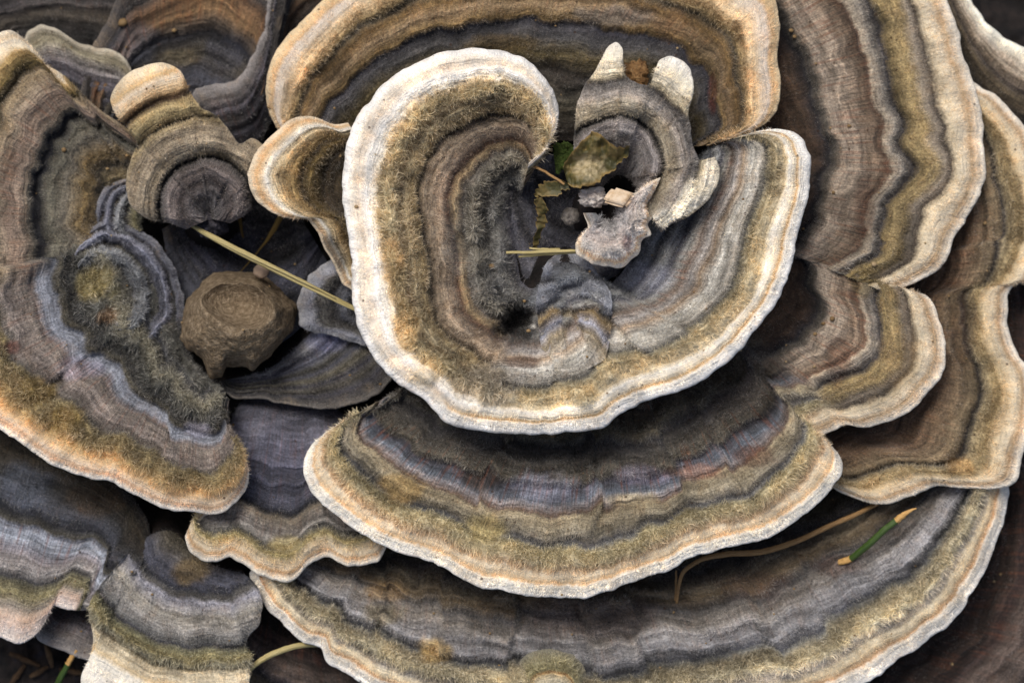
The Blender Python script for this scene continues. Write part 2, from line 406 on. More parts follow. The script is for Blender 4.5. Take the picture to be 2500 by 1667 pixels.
    if n > 50:
        pr = wgt.ravel() / wgt.sum(); pick = rng.choice(len(pr), n, p=pr)
        pi, pj = np.unravel_index(pick, wgt.shape); fa, fb = rng.random(n), rng.random(n)
        def bil(A):
            e_ = (slice(None),) + (None,) * (A.ndim - 2)
            return (A[pi, pj] * ((1 - fa) * (1 - fb))[e_] + A[pi + 1, pj] * (fa * (1 - fb))[e_]
                    + A[pi, pj + 1] * ((1 - fa) * fb)[e_] + A[pi + 1, pj + 1] * (fa * fb)[e_])
        p = bil(Wt); nn = bil(N[:, :nvr]); zz = bil(zone); bb = bil(bl); bn_ = bil(band); fr_ = bil(fine_r); ff = bil(flen) * fl; ti = bil(tint); pxy = bil(Px)
        tv = dv[pi, pj]; tv = tv / (np.linalg.norm(tv, axis=1, keepdims=True) + 1e-20)
        sd_ = np.cross(nn, tv)
        c1 = fbm(pxy[:, 0] / 15, pxy[:, 1] / 15, seed + 90, 2)[:, None]; c2 = fbm(pxy[:, 0] / 15 + 50, pxy[:, 1] / 15, seed + 91, 2)[:, None]
        lean = 0.75 + 0.35 * rng.standard_normal((n, 1))
        d1 = nn * 1.0 + tv * lean * 0.45 + tv * c1 * 0.8 + sd_ * c2 * 0.9 + 0.30 * rng.standard_normal((n, 3))
        d1 /= np.linalg.norm(d1, axis=1, keepdims=True)
        d2 = d1 + tv * 0.45 * lean + 0.45 * rng.standard_normal((n, 3)) - nn * 0.25; d2 /= np.linalg.norm(d2, axis=1, keepdims=True)
        ll = np.maximum(ff * 0.86, np.where(ff > 5.5, 9.5, 3)) * (0.45 + 0.85 * rng.random(n)); Lw = (ll * S)[:, None]
        side = np.cross(d1, rng.standard_normal((n, 3))); side /= np.linalg.norm(side, axis=1, keepdims=True) + 1e-20
        wd = (np.clip(0.8 + ll * 0.02, 0.8, 1.5) * S * 0.58)[:, None]
        p0 = p - nn * 1.0 * S; pm = p0 + d1 * Lw * 0.55; pt = pm + d2 * Lw * 0.5
        long_ = ll > 17
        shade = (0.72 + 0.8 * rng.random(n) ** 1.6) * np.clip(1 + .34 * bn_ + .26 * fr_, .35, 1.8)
        def mk(sel, lng):
            k = int(sel.sum()); 
            if lng:
                Vv = np.stack([p0[sel] - side[sel] * wd[sel], p0[sel] + side[sel] * wd[sel], pm[sel] + side[sel] * wd[sel] * 0.75,
                               pm[sel] - side[sel] * wd[sel] * 0.75, pt[sel]], 1); m = 5
                b0 = np.arange(k)[:, None] * 5
                F4 = b0 + np.array([[0, 1, 2, 3]]); F3 = b0 + np.array([[3, 2, 4]]); sh = np.array([0.7, 0.7, 1.15, 1.15, 1.7])
            else:
                Vv = np.stack([p0[sel] - side[sel] * wd[sel], p0[sel] + side[sel] * wd[sel], pt[sel]], 1); m = 3
                b0 = np.arange(k)[:, None] * 3; F4 = np.zeros((0, 4), int); F3 = b0 + np.array([[0, 1, 2]]); sh = np.array([0.75, 0.75, 1.6])
            rep = lambda A: np.repeat(A[sel], m, axis=0)
            return Vv.reshape(-1, 3), F4, F3, rep(zz), rep(bb), rep(ti), (shade[sel][:, None] * sh).ravel()
        a_ = mk(long_, True); b_ = mk(~long_, False); off = len(a_[0])
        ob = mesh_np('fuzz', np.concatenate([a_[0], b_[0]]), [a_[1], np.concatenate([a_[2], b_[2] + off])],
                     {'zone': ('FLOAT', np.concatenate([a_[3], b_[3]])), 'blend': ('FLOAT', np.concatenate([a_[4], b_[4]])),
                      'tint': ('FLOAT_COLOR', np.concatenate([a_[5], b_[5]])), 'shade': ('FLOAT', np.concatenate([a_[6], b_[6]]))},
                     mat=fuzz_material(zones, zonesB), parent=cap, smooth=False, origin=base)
        tag(ob, kind='stuff'); bracket.hairs += n
    return root
bracket.hairs = 0

# ------------------------------------------------------------------ zone tables: (position, colour, relief, fuzz length, fuzz density, striation)
Z_ROSE_L = [(0, '#55525a', 0, 14, .7, 0), (.09, '#77746c', 6, 20, .9, 0), (.16, '#55524c', 0, 16, .8, 0), (.24, '#8a8270', 9, 24, 1, 0), (.30, '#625a50', 2, 12, .7, .2), (.345, '#a08860', 6, 10, .5, .8), (.385, '#6a4e38', 0, 6, .4, .9), (.42, '#8d7860', 8, 9, .7, .3), (.49, '#9a866c', 11, 9, .9, 0), (.535, '#84725a', 8, 9, .9, 0),
    (.565, '#4a3e2c', -3, 8, .7, 0), (.595, '#8a764e', 8, 20, 1, 0), (.655, '#9a8a68', 14, 22, 1.1, 0), (.69, '#7a6644', 8, 22, 1, 0), (.72, '#a0906c', 15, 28, 1.2, 0), (.765, '#ab9a72', 16, 30, 1.2, 0), (.795, '#9a8868', 9, 28, 1, 0), (.812, '#e9e0cc', 9, 16, .3, 0), (.88, '#f3eee4', 14, 4, .2, .1), (.925, '#e6d6bf', 9, 3, .2, .1), (.965, '#ecdfc9', 9, 3, .2, .1), (1, '#f4efe6', 2, 3, .2, 0)]
Z_ROSE_R = [(0.0, '#3f4046', 0, 12, 0.6, 0),
    (0.107, '#77797a', 7, 14, 0.9, 0),
    (0.16, '#4d4e54', 0, 10, 0.7, 0),
    (0.225, '#83827e', 6, 14, 0.9, 0),
    (0.278, '#52525a', 0, 10, 0.7, 0.2),
    (0.332, '#8d897f', 5, 12, 0.9, 0.2),
    (0.385, '#7b6a5a', 2, 8, 0.5, 0.5),
    (0.439, '#a29a90', 5, 9, 0.7, 0.3),
    (0.492, '#8f7a60', 3, 8, 0.5, 0.5),
    (0.556, '#a8a294', 6, 9, 0.8, 0.2),
    (0.642, '#a59d8e', 7, 9, 0.9, 0.1),
    (0.69, '#55534d', 0, 12, 0.9, 0),
    (0.717, '#8f8468', 6, 18, 0.9, 0),
    (0.749, '#a8966e', 13, 20, 1, 0),
    (0.813, '#c2b08a', 13, 16, 0.9, 0),
    (0.84, '#e2cfa6', 9, 10, 0.4, 0),
    (0.875, '#efe8d8', 11, 4, 0.25, 0.1),
    (0.924, '#ead9b8', 9, 4, 0.2, 0.1),
    (0.942, '#cba66c', 4, 3, 0.2, 0.1),
    (0.96, '#efe6d4', 8, 3, 0.15, 0),
    (1.0, '#f5f0e6', 2, 3, 0.15, 0)]
Z_LOWER = [(0.0, '#4a3b2a', 0, 12, 0.7, 0),
    (0.143, '#5e4a32', 3, 14, 0.8, 0),
    (0.263, '#463c32', 0, 14, 0.8, 0),
    (0.358, '#6a604a', 7, 18, 1, 0),
    (0.4, '#4a4644', 0, 12, 0.7, 0.3),
    (0.545, '#625a4a', 7, 16, 1, 0),
    (0.57, '#4a464a', -3, 3, 0.2, 1),
    (0.623, '#60656b', -2, 3, 0.15, 1),
    (0.653, '#847a74', -1, 4, 0.2, 0.9),
    (0.68, '#6b5644', -4, 4, 0.2, 0.8),
    (0.695, '#9a8a6a', 7, 10, 0.9, 0),
    (0.745, '#8f836a', 8, 12, 0.9, 0),
    (0.79, '#4e4c4c', 0, 10, 0.8, 0),
    (0.803, '#6a6760', 2, 14, 0.9, 0),
    (0.825, '#a4966e', 11, 24, 1.1, 0),
    (0.869, '#ab9c78', 12, 24, 1.1, 0),
    (0.9, '#b39a78', 8, 20, 0.9, 0),
    (0.915, '#e2d2b2', 9, 10, 0.4, 0.1),
    (0.942, '#dcc49c', 8, 5, 0.3, 0.2),
    (0.955, '#d0ad7c', 5, 4, 0.2, 0.2),
    (0.967, '#efe6d2', 9, 3, 0.2, 0.1),
    (1.0, '#f2ebdc', 2, 3, 0.2, 0)]
Z_TOP = [(0.0, '#4a3f36', 0, 10, 0.5, 0),
    (0.192, '#57503f', 3, 12, 0.6, 0),
    (0.317, '#3a3532', 0, 10, 0.6, 0),
    (0.404, '#6b5c38', 6, 16, 0.8, 0),
    (0.481, '#56524e', 5, 12, 0.7, 0),
    (0.553, '#35333a', -3, 8, 0.6, 0),
    (0.577, '#7d6438', 6, 14, 0.8, 0.1),
    (0.635, '#8a7250', 6, 8, 0.5, 0.6),
    (0.693, '#7c6034', 8, 14, 0.9, 0.2),
    (0.736, '#59503e', 0, 14, 0.8, 0),
    (0.76, '#8a744a', 7, 20, 1, 0),
    (0.8, '#b79a6c', 11, 18, 0.8, 0),
    (0.848, '#d2b78c', 8, 10, 0.5, 0.1),
    (0.891, '#dccab0', 10, 4, 0.3, 0.1),
    (0.933, '#d8c8b4', 8, 3, 0.2, 0.2),
    (0.958, '#cda976', 7, 3, 0.2, 0.2),
    (1.0, '#dcc090', 2, 3, 0.2, 0)]
Z_RIGHT = [(0, '#4a3524', 0, 6, .3, .3), (.15, '#5c432c', 2, 6, .3, .4), (.30, '#5e4730', 3, 7, .35, .4), (.40, '#4e3b2a', 1, 8, .4, .1), (.445, '#262427', -8, 5, .4, 0), (.475, '#5f5648', 4, 8, .5, .2), (.50, '#8a7a66', 9, 3, .15, .9),
           (.56, '#92806a', 9, 3, .15, 1), (.63, '#7e6850', 7, 3, .15, 1), (.655, '#6e5440', 3, 3, .1, .9), (.665, '#94846c', 9, 5, .3, .6), (.70, '#83796a', 8, 8, .5, .2), (.725, '#3c393c', -4, 6, .5, 0), (.75, '#7d6a42', 6, 12, .7, 0),
           (.81, '#8c774c', 9, 14, .8, 0), (.845, '#8a7c68', 5, 10, .6, .1), (.875, '#4f4438', 0, 8, .5, 0), (.90, '#d0bd98', 9, 6, .4, .2), (.94, '#d8c7a8', 9, 4, .3, .3), (.965, '#b89a70', 6, 3, .2, .2), (1, '#e6d9c2', 2, 3, .2, 0)]
Z_LOBE = [(0, '#33281e', 0, 12, .6, 0), (.2, '#3f3428', 2, 12, .7, 0), (.36, '#4b4234', 6, 16, .9, 0), (.40, '#6a4e32', 1, 4, .2, 1), (.50, '#6b5136', 1, 3, .2, 1), (.54, '#7a6c58', 3, 6, .4, .6), (.61, '#857864', 4, 8, .5, .3),
          (.66, '#3a3838', -5, 10, .7, 0), (.69, '#6e6048', 4, 12, .8, 0), (.75, '#8b7248', 10, 20, 1.1, 0), (.83, '#a58c60', 11, 20, 1, 0), (.875, '#d9c7a4', 9, 14, .5, 0), (.92, '#dccaa8', 9, 5, .3, .1), (.95, '#b08a60', 5, 4, .2, .1), (.97, '#e2d4bc', 7, 3, .2, 0), (1, '#ece2d0', 2, 3, .2, 0)]
Z_FAR = [(0, '#3a2c20', 0, 8, .5, .2), (.2, '#54402e', 3, 10, .5, .4), (.4, '#664e38', 3, 6, .4, .6), (.55, '#73593f', 4, 6, .4, .7), (.66, '#766348', 5, 8, .5, .4), (.72, '#7c6a4c', 5, 8, .6, .2), (.745, '#302d30', -6, 8, .6, 0), (.775, '#8a7a58', 8, 16, 1, 0),
         (.84, '#a18a5c', 11, 18, 1, 0), (.885, '#cbb48a', 10, 10, .5, .1), (.93, '#d8c6a4', 9, 5, .3, .2), (.96, '#b3946a', 6, 3, .2, .2), (1, '#e8dcc6', 2, 3, .2, 0)]
Z_BOTTOM = [(0, '#3e362c', 0, 14, .9, 0), (.15, '#50462f', 4, 16, 1, 0), (.22, '#3c3838', 0, 12, .8, 0), (.30, '#6b5f4a', 7, 14, .9, 0), (.36, '#6b5a40', 7, 10, .8, .2), (.42, '#54504c', 3, 12, .9, .1), (.48, '#7d7468', 6, 8, .8, .4), (.56, '#86817c', 6, 8, .8, .4), (.63, '#7f7c7a', 5, 8, .8, .2),
            (.675, '#3f4046', -4, 12, .8, 0), (.70, '#6d6a60', 3, 14, .9, 0), (.735, '#96896a', 11, 22, 1.1, 0), (.80, '#a69a7a', 12, 22, 1.1, 0), (.84, '#a1978a', 8, 18, .9, 0), (.87, '#d6c7a6', 9, 10, .5, .1), (.905, '#dfc99e', 9, 6, .3, .1), (.93, '#b8946a', 5, 4, .2, .1), (.945, '#e8dcc6', 9, 3, .2, .1), (1, '#ece6da', 2, 3, .2, 0)]
Z_LEFT = [(0, '#3c3a3c', 0, 12, .7, 0), (.10, '#737064', 8, 18, 1, 0), (.17, '#4a4a4e', 0, 16, .9, 0), (.25, '#7f7862', 12, 22, 1, 0), (.33, '#5c5a50', 7, 22, 1.1, 0), (.40, '#3e3c38', 0, 18, 1, 0), (.445, '#57503f', 5, 14, .9, 0), (.46, '#717379', -3, 3, .15, 1), (.52, '#848589', -2, 3, .15, 1), (.56, '#7b6a5c', -3, 3, .2, .9),
          (.575, '#7f7264', 6, 7, .7, .1), (.66, '#82756a', 7, 8, .8, .1), (.72, '#5f584e', 2, 10, .8, 0), (.745, '#80704a', 9, 20, 1, 0), (.82, '#917c50', 14, 24, 1.2, 0), (.87, '#b99a62', 11, 18, .9, 0), (.91, '#cfae7c', 8, 8, .5, .2), (.95, '#d8c0a0', 7, 4, .3, .3), (.975, '#c8a27a', 5, 3, .2, .2), (1, '#eee4d2', 2, 3, .2, 0)]
Z_LEFT_UP = [(0, '#5a5248', 0, 10, .6, 0), (.10, '#7d6c48', 6, 14, .8, 0), (.17, '#544a3a', 0, 12, .7, 0), (.25, '#80693e', 8, 14, .8, 0), (.33, '#746a58', 5, 12, .7, 0), (.40, '#6a6452', 6, 12, .8, 0), (.45, '#1f1e20', -12, 3, .3, 0), (.475, '#262426', -12, 3, .3, 0), (.50, '#6d6250', 3, 10, .7, 0), (.54, '#83705c', 6, 3, .15, .8),
             (.60, '#86705c', 7, 3, .2, .9), (.66, '#8a7860', 7, 5, .4, .6), (.72, '#8a7656', 7, 7, .5, .2), (.76, '#4a3e28', 0, 8, .5, 0), (.80, '#7a6534', 8, 16, .9, 0), (.87, '#a88a52', 11, 14, .8, 0), (.91, '#d8c8a8', 9, 6, .3, 0), (.95, '#e0d2b8', 8, 4, .3, 0), (.975, '#d2b890', 6, 3, .2, 0), (1, '#e0d0b4', 2, 3, .2, 0)]
Z_BLUE = [(0, '#57565c', 2, 8, .6, .1), (.12, '#8b8886', 7, 10, .7, .1), (.22, '#50505a', 0, 8, .5, .2), (.34, '#66666f', 3, 7, .5, .2), (.44, '#605c50', 4, 10, .7, 0), (.52, '#4c4c55', 0, 8, .6, .1), (.60, '#6a6350', 4, 10, .7, 0), (.68, '#44434b', -1, 9, .6, .1), (.76, '#5c564a', 3, 10, .7, 0), (.84, '#403e44', 0, 10, .7, 0), (.93, '#57524e', 2, 10, .8, 0), (1, '#6e675e', 1, 6, .6, 0)]
Z_MIDL = [(0.0, '#3a3a42', 0, 8, 0.5, 0.1),
    (0.206, '#6f6d77', 3, 5, 0.4, 0.5),
    (0.385, '#5c5b68', 2, 5, 0.4, 0.4),
    (0.551, '#5a5a66', 2, 6, 0.5, 0.3),
    (0.64, '#3a3a40', -3, 12, 0.8, 0),
    (0.665, '#8a7c66', 6, 8, 0.7, 0.3),
    (0.735, '#948a7e', 5, 6, 0.5, 0.6),
    (0.785, '#7b756c', 4, 8, 0.7, 0.2),
    (0.82, '#45443f', -1, 12, 0.9, 0),
    (0.836, '#6f6750', 5, 18, 1, 0),
    (0.86, '#a3925f', 12, 22, 1.1, 0),
    (0.895, '#cdb78e', 10, 16, 0.8, 0),
    (0.943, '#d9c4a0', 8, 6, 0.4, 0.1),
    (0.965, '#c69f6c', 5, 3, 0.2, 0.1),
    (1.0, '#ebdfc8', 2, 3, 0.2, 0)]
Z_LOWL = [(0, '#2e2a28', 0, 10, .7, .1), (.12, '#4a402f', 3, 10, .7, .1), (.25, '#3a3836', 0, 10, .7, 0), (.34, '#4b4c52', 2, 8, .7, .1), (.40, '#33343a', -2, 12, .8, 0), (.44, '#5f5a4e', 6, 14, 1, 0), (.458, '#828389', -1, 3, .15, 1), (.52, '#91959b', 0, 3, .15, 1), (.585, '#8e8686', 1, 4, .25, .8), (.61, '#7d7570', 3, 7, .6, .3), (.67, '#918a82', 4, 8, .8, .2),
          (.705, '#3f3e40', -4, 10, .8, 0), (.73, '#6b654c', 3, 14, .9, 0), (.79, '#7f744e', 8, 16, 1, 0), (.85, '#8c8070', 6, 12, .8, 0), (.90, '#c2a890', 7, 6, .4, .1), (.95, '#d8c4b4', 6, 4, .3, .2), (1, '#e2d4c6', 2, 3, .2, 0)]
Z_LOWL2 = [(0, '#3c3424', 2, 14, .8, 0), (.16, '#5c5132', 4, 18, 1, 0), (.24, '#6b6252', 6, 14, .9, 0), (.33, '#5c5c66', 3, 6, .5, .1), (.405, '#2d2e36', -6, 8, .7, 0), (.435, '#55514a', 2, 16, 1, 0), (.46, '#918e92', 7, 8, .7, .2), (.53, '#978f80', 8, 8, .8, .2), (.60, '#8b857c', 8, 9, .9, .1), (.65, '#6b6964', 3, 10, .9, 0), (.67, '#3d3d44', -5, 10, .8, 0),
    (.70, '#76704f', 5, 16, 1, 0), (.735, '#8d8054', 11, 22, 1.1, 0), (.765, '#8b846c', 9, 22, 1, 0), (.785, '#75694e', 5, 18, .9, 0), (.80, '#d2c09a', 8, 10, .6, 0), (.85, '#e0cfaa', 10, 6, .4, 0), (.88, '#cdb283', 8, 4, .3, 0), (.91, '#ece2cc', 9, 4, .3, 0), (1, '#ece4d4', 2, 3, .2, 0)]
Z_TIER = [(0, '#4a4648', 4, 8, .6, 0), (.10, '#605854', 12, 8, .7, 0), (.17, '#544842', 9, 7, .6, 0), (.26, '#7a6d64', 16, 8, .7, 0), (.30, '#6a6058', 8, 8, .6, 0), (.315, '#1c1a1a', -14, 3, .2, 0), (.335, '#2b2724', -14, 4, .3, 0), (.355, '#84765e', 4, 14, .9, 0),
    (.44, '#8f7f66', 14, 8, .8, 0), (.54, '#8d7c62', 14, 9, .8, 0), (.59, '#97835a', 10, 9, .8, 0), (.605, '#3f382c', -10, 6, .5, 0), (.625, '#7d6c48', 0, 10, .7, 0), (.68, '#a08c5e', 10, 10, .8, 0), (.745, '#a8905e', 9, 10, .7, 0), (.775, '#4d3823', -6, 8, .6, 0), (.80, '#6a4e30', -4, 8, .5, 0), (.825, '#c09c68', 6, 8, .5, 0),
    (.87, '#d2b486', 9, 5, .4, 0), (.92, '#dfcdb0', 9, 4, .3, .3), (.96, '#cba870', 7, 3, .2, .2), (1, '#dcc8a4', 2, 3, .2, 0)]
Z_KNOB = [(0, '#4b4238', 0, 12, .7, 0), (.25, '#55462f', 4, 12, .8, 0), (.42, '#4a3c28', 2, 16, 1, 0), (.52, '#7a6434', 8, 18, 1, 0), (.59, '#55462e', 0, 18, 1, 0), (.64, '#8f7440', 6, 18, 1, 0), (.74, '#d0b27c', 11, 10, .8, 0), (.81, '#e0cba0', 11, 8, .4, 0), (.86, '#f2ecdc', 12, 8, .3, 0), (.91, '#d9bd92', 10, 3, .2, .1), (.95, '#caa26c', 7, 3, .2, .1), (1, '#dcc6a2', 2, 3, .2, 0)]
Z_BACK = [(0, '#3a3634', 0, 6, .4, .1), (.25, '#4a4a50', 3, 6, .5, .1), (.40, '#4d4434', 4, 8, .6, 0), (.50, '#2c2a2e', -3, 6, .4, 0), (.55, '#6a5a48', 4, 8, .5, .2), (.62, '#7a5c38', 3, 3, .2, .9), (.75, '#6f5134', 3, 3, .2, .9), (.82, '#4a443e', 0, 6, .5, .1), (.92, '#463f3a', 2, 6, .5, .1), (1, '#574f48', 1, 6, .5, 0)]
Z_GREY = [(0, '#2c2a2c', 0, 8, .5, .1), (.3, '#454248', 3, 9, .6, .3), (.5, '#423c38', 1, 9, .6, .4), (.65, '#5f5a5e', 4, 8, .6, .5), (.8, '#6c645e', 5, 8, .6, .3), (.9, '#6f6862', 5, 8, .6, 0), (1, '#857d76', 1, 5, .4, 0)]
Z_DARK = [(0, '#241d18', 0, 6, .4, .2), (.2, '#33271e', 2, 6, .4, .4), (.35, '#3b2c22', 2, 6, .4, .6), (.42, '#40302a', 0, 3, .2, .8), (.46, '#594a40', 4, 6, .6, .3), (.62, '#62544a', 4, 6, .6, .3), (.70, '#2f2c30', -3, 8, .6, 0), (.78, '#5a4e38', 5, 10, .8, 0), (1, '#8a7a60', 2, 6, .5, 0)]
Z_CURL = [(0, '#555053', 4, 9, .7, 0), (.12, '#67615e', 7, 10, .8, 0), (.24, '#77706a', 10, 10, .8, 0), (.34, '#8a8078', 11, 9, .7, 0), (.37, '#6d655c', 4, 9, .6, 0), (.385, '#282524', -12, 3, .3, 0), (.40, '#3c352e', -10, 4, .3, 0), (.42, '#8f8268', 5, 12, .9, 0), (.50, '#a2947a', 11, 10, .8, 0), (.58, '#988c7e', 12, 10, .8, 0), (.65, '#6f6860', 9, 12, .9, 0), (.69, '#575049', 4, 14, 1, 0), (.71, '#7a6e58', 5, 16, .9, 0),
    (.735, '#dccaa2', 7, 8, .4, 0), (.82, '#e6d8ba', 9, 4, .3, 0), (.92, '#efe5cc', 9, 3, .2, 0), (1, '#f2ebdc', 2, 3, .2, 0)]
Z_PALE = [(0, '#8f8c8a', 4, 18, .9, 0), (.3, '#b0aaa4', 8, 18, .8, 0), (.5, '#cdbfb4', 8, 12, .5, 0), (.7, '#e0d4c8', 9, 12, .4, 0), (.85, '#ece2d6', 7, 8, .3, 0), (.95, '#d8b88c', 4, 4, .2, 0), (1, '#ecdfc8', 2, 3, .2, 0)]

# ------------------------------------------------------------------ the caps
# deep ones first
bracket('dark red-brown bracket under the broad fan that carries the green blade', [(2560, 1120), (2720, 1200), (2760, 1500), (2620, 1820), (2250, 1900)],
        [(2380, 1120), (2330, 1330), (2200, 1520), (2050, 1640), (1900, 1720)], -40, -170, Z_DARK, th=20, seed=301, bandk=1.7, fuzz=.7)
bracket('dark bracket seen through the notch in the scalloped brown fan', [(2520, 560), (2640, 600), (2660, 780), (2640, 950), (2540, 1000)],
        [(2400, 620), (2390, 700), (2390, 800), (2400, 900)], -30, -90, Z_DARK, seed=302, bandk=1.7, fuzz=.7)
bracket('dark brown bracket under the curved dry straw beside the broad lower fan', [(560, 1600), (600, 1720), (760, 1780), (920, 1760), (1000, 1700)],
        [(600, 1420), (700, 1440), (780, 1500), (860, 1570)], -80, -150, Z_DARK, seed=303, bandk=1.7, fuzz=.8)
bracket('small grey-brown bracket tucked between two lavender-banded caps', [(70, 1440), (82, 1520), (105, 1560), (153, 1580), (205, 1605), (250, 1600)],
        [(140, 1400), (200, 1400), (250, 1410), (280, 1440)], -20, -60, Z_GREY, seed=304)
bracket('bracket with sunlight painted on its pale rim at the edge of the cluster by dark soil', [(2325, -90), (2365, 0), (2392, 46), (2442, 92), (2505, 128), (2590, 165)],  # direct sun on the rim is painted into the outermost colour stops
        [(2250, -80), (2290, 20), (2330, 120), (2370, 220), (2440, 300), (2560, 350)], 60, 10, [(0, '#2a241e', 0, 6, .4, 0), (.2, '#3c342a', 2, 8, .6, 0), (.38, '#6a5a40', 6, 10, .7, 0), (.5, '#4a3f36', 1, 8, .5, 0), (.62, '#8c7a62', 6, 6, .4, .2), (.8, '#b8a68c', 7, 4, .3, .2), (.9, '#f4e8cc', 7, 3, .2, 0), (1, '#fbf2de', 2, 3, .2, 0)], seed=305, bulge=25)
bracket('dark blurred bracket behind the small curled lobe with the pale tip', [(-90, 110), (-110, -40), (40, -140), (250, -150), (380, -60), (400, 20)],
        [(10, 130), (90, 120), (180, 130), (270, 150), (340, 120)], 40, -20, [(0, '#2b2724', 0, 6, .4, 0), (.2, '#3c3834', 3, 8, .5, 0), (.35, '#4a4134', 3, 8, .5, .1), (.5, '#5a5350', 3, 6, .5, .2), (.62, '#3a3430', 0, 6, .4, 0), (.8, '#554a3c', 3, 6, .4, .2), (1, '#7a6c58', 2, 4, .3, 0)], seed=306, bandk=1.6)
bracket('brown bracket edge behind the tan-rimmed upper fan', [(655, 150), (632, 60), (650, -40), (720, -130), (860, -150), (960, -100)],
        [(720, 330), (740, 240), (780, 180), (840, 140), (900, 120)], 20, -60, [(0, '#1d1a1c', 0, 6, .4, 0), (.35, '#26232a', 1, 6, .4, 0), (.5, '#3a3026', 2, 6, .4, .1), (.6, '#5c4630', 3, 3, .2, .7), (.72, '#7a6a58', 4, 4, .3, .4), (.86, '#8a7f74', 4, 4, .3, .2), (1, '#9a9084', 2, 4, .3, 0)], seed=307, bandk=1.6)
bracket('blue-grey fan with an orange-brown striped outer band behind the small tiered cap', [(215, 300), (205, 210), (222, 140), (262, 60), (320, -60), (450, -130), (600, -120), (690, -40), (680, 90), (660, 180)],
        [(270, 330), (330, 310), (400, 300), (470, 300), (540, 310), (600, 320)], 70, 10, Z_BACK, seed=308, bandk=1.6, bulge=10,
        tints=[(330, 110, 70, 60, '#55565e', .6), (440, 140, 60, 22, '#6b5f45', .7), (560, 130, 60, 50, '#3a3b45', .6)])
bracket('small lavender-grey lobe with a pale notched edge beside the tiered cap', [(470, 300), (466, 262), (474, 237), (497, 214), (555, 203), (589, 188), (612, 153), (631, 115), (646, 78), (655, 20), (668, -60)],
        [(510, 380), (550, 380), (600, 370), (640, 340), (670, 260), (680, 150), (696, 60), (730, -60)], 80, 10, Z_GREY, seed=309, bandk=1.6, wave=9, pleat=14, th=10, bulge=15,
        tints=[(640, 270, 60, 80, '#2e2c33', .7)])
bracket('small grey lobe with a rounded top beside the curled pale-tipped lobe', [(50, 140), (62, 100), (80, 78), (103, 67), (130, 72), (170, 98), (195, 112), (235, 122), (283, 132), (320, 170), (330, 220)],
        [(100, 260), (150, 260), (200, 270), (250, 290), (300, 300), (330, 310)], 100, 30, [(0, '#3a3836', 0, 8, .5, .1), (.3, '#4c4a50', 3, 7, .5, .2), (.55, '#6a6468', 3, 6, .5, .3), (.72, '#8a8278', 4, 6, .5, .2), (.85, '#8f8468', 5, 8, .6, 0), (.93, '#7a7058', 3, 8, .6, 0), (1, '#a89c84', 1, 4, .3, 0)], seed=310, bandk=1.6)

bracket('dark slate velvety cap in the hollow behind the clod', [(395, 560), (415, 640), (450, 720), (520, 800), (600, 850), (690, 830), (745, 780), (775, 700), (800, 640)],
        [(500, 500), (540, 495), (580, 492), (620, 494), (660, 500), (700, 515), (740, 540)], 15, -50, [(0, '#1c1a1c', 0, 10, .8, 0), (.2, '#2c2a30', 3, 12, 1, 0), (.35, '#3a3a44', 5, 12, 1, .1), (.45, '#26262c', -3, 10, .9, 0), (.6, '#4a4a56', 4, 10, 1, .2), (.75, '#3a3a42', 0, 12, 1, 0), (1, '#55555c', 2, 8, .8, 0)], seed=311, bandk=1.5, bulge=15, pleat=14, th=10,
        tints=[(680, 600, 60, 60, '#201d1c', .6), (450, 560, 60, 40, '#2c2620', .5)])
bracket('scalloped brown fan with a dark ring and notched rim under the big striped fan',
        [(2300, 130), (2380, 214), (2423, 237), (2472, 287), (2507, 335), (2545, 420), (2562, 520), (2550, 620), (2512, 685), (2467, 698), (2453, 760), (2457, 817), (2480, 867), (2506, 905), (2514, 960), (2505, 1060), (2490, 1110), (2464, 1178), (2425, 1190), (2377, 1189), (2327, 1186), (2281, 1183), (2230, 1202), (2174, 1222), (2147, 1226), (2097, 1216), (2036, 1189), (1990, 1140)],
        [(2230, 260), (2190, 360), (2150, 480), (2120, 600), (2090, 700), (2060, 780), (2020, 860), (1980, 920), (1950, 960), (1920, 980), (1900, 1000), (1880, 1020)],
        (80, 90, 90, 80, 80, 90, 100, 95, 90), (-20, -20, -20, -30), Z_FAR, seed=11, bandk=1.4, warp=.025, bulge=18, folds=[(.305, 14, .05, .03), (.47, 12, -.04, .03)],
        tints=[(2345, 1140, 40, 28, '#a8854c', .7), (2350, 800, 40, 110, '#5f4430', .5), (2230, 750, 60, 60, '#332c26', .5)])

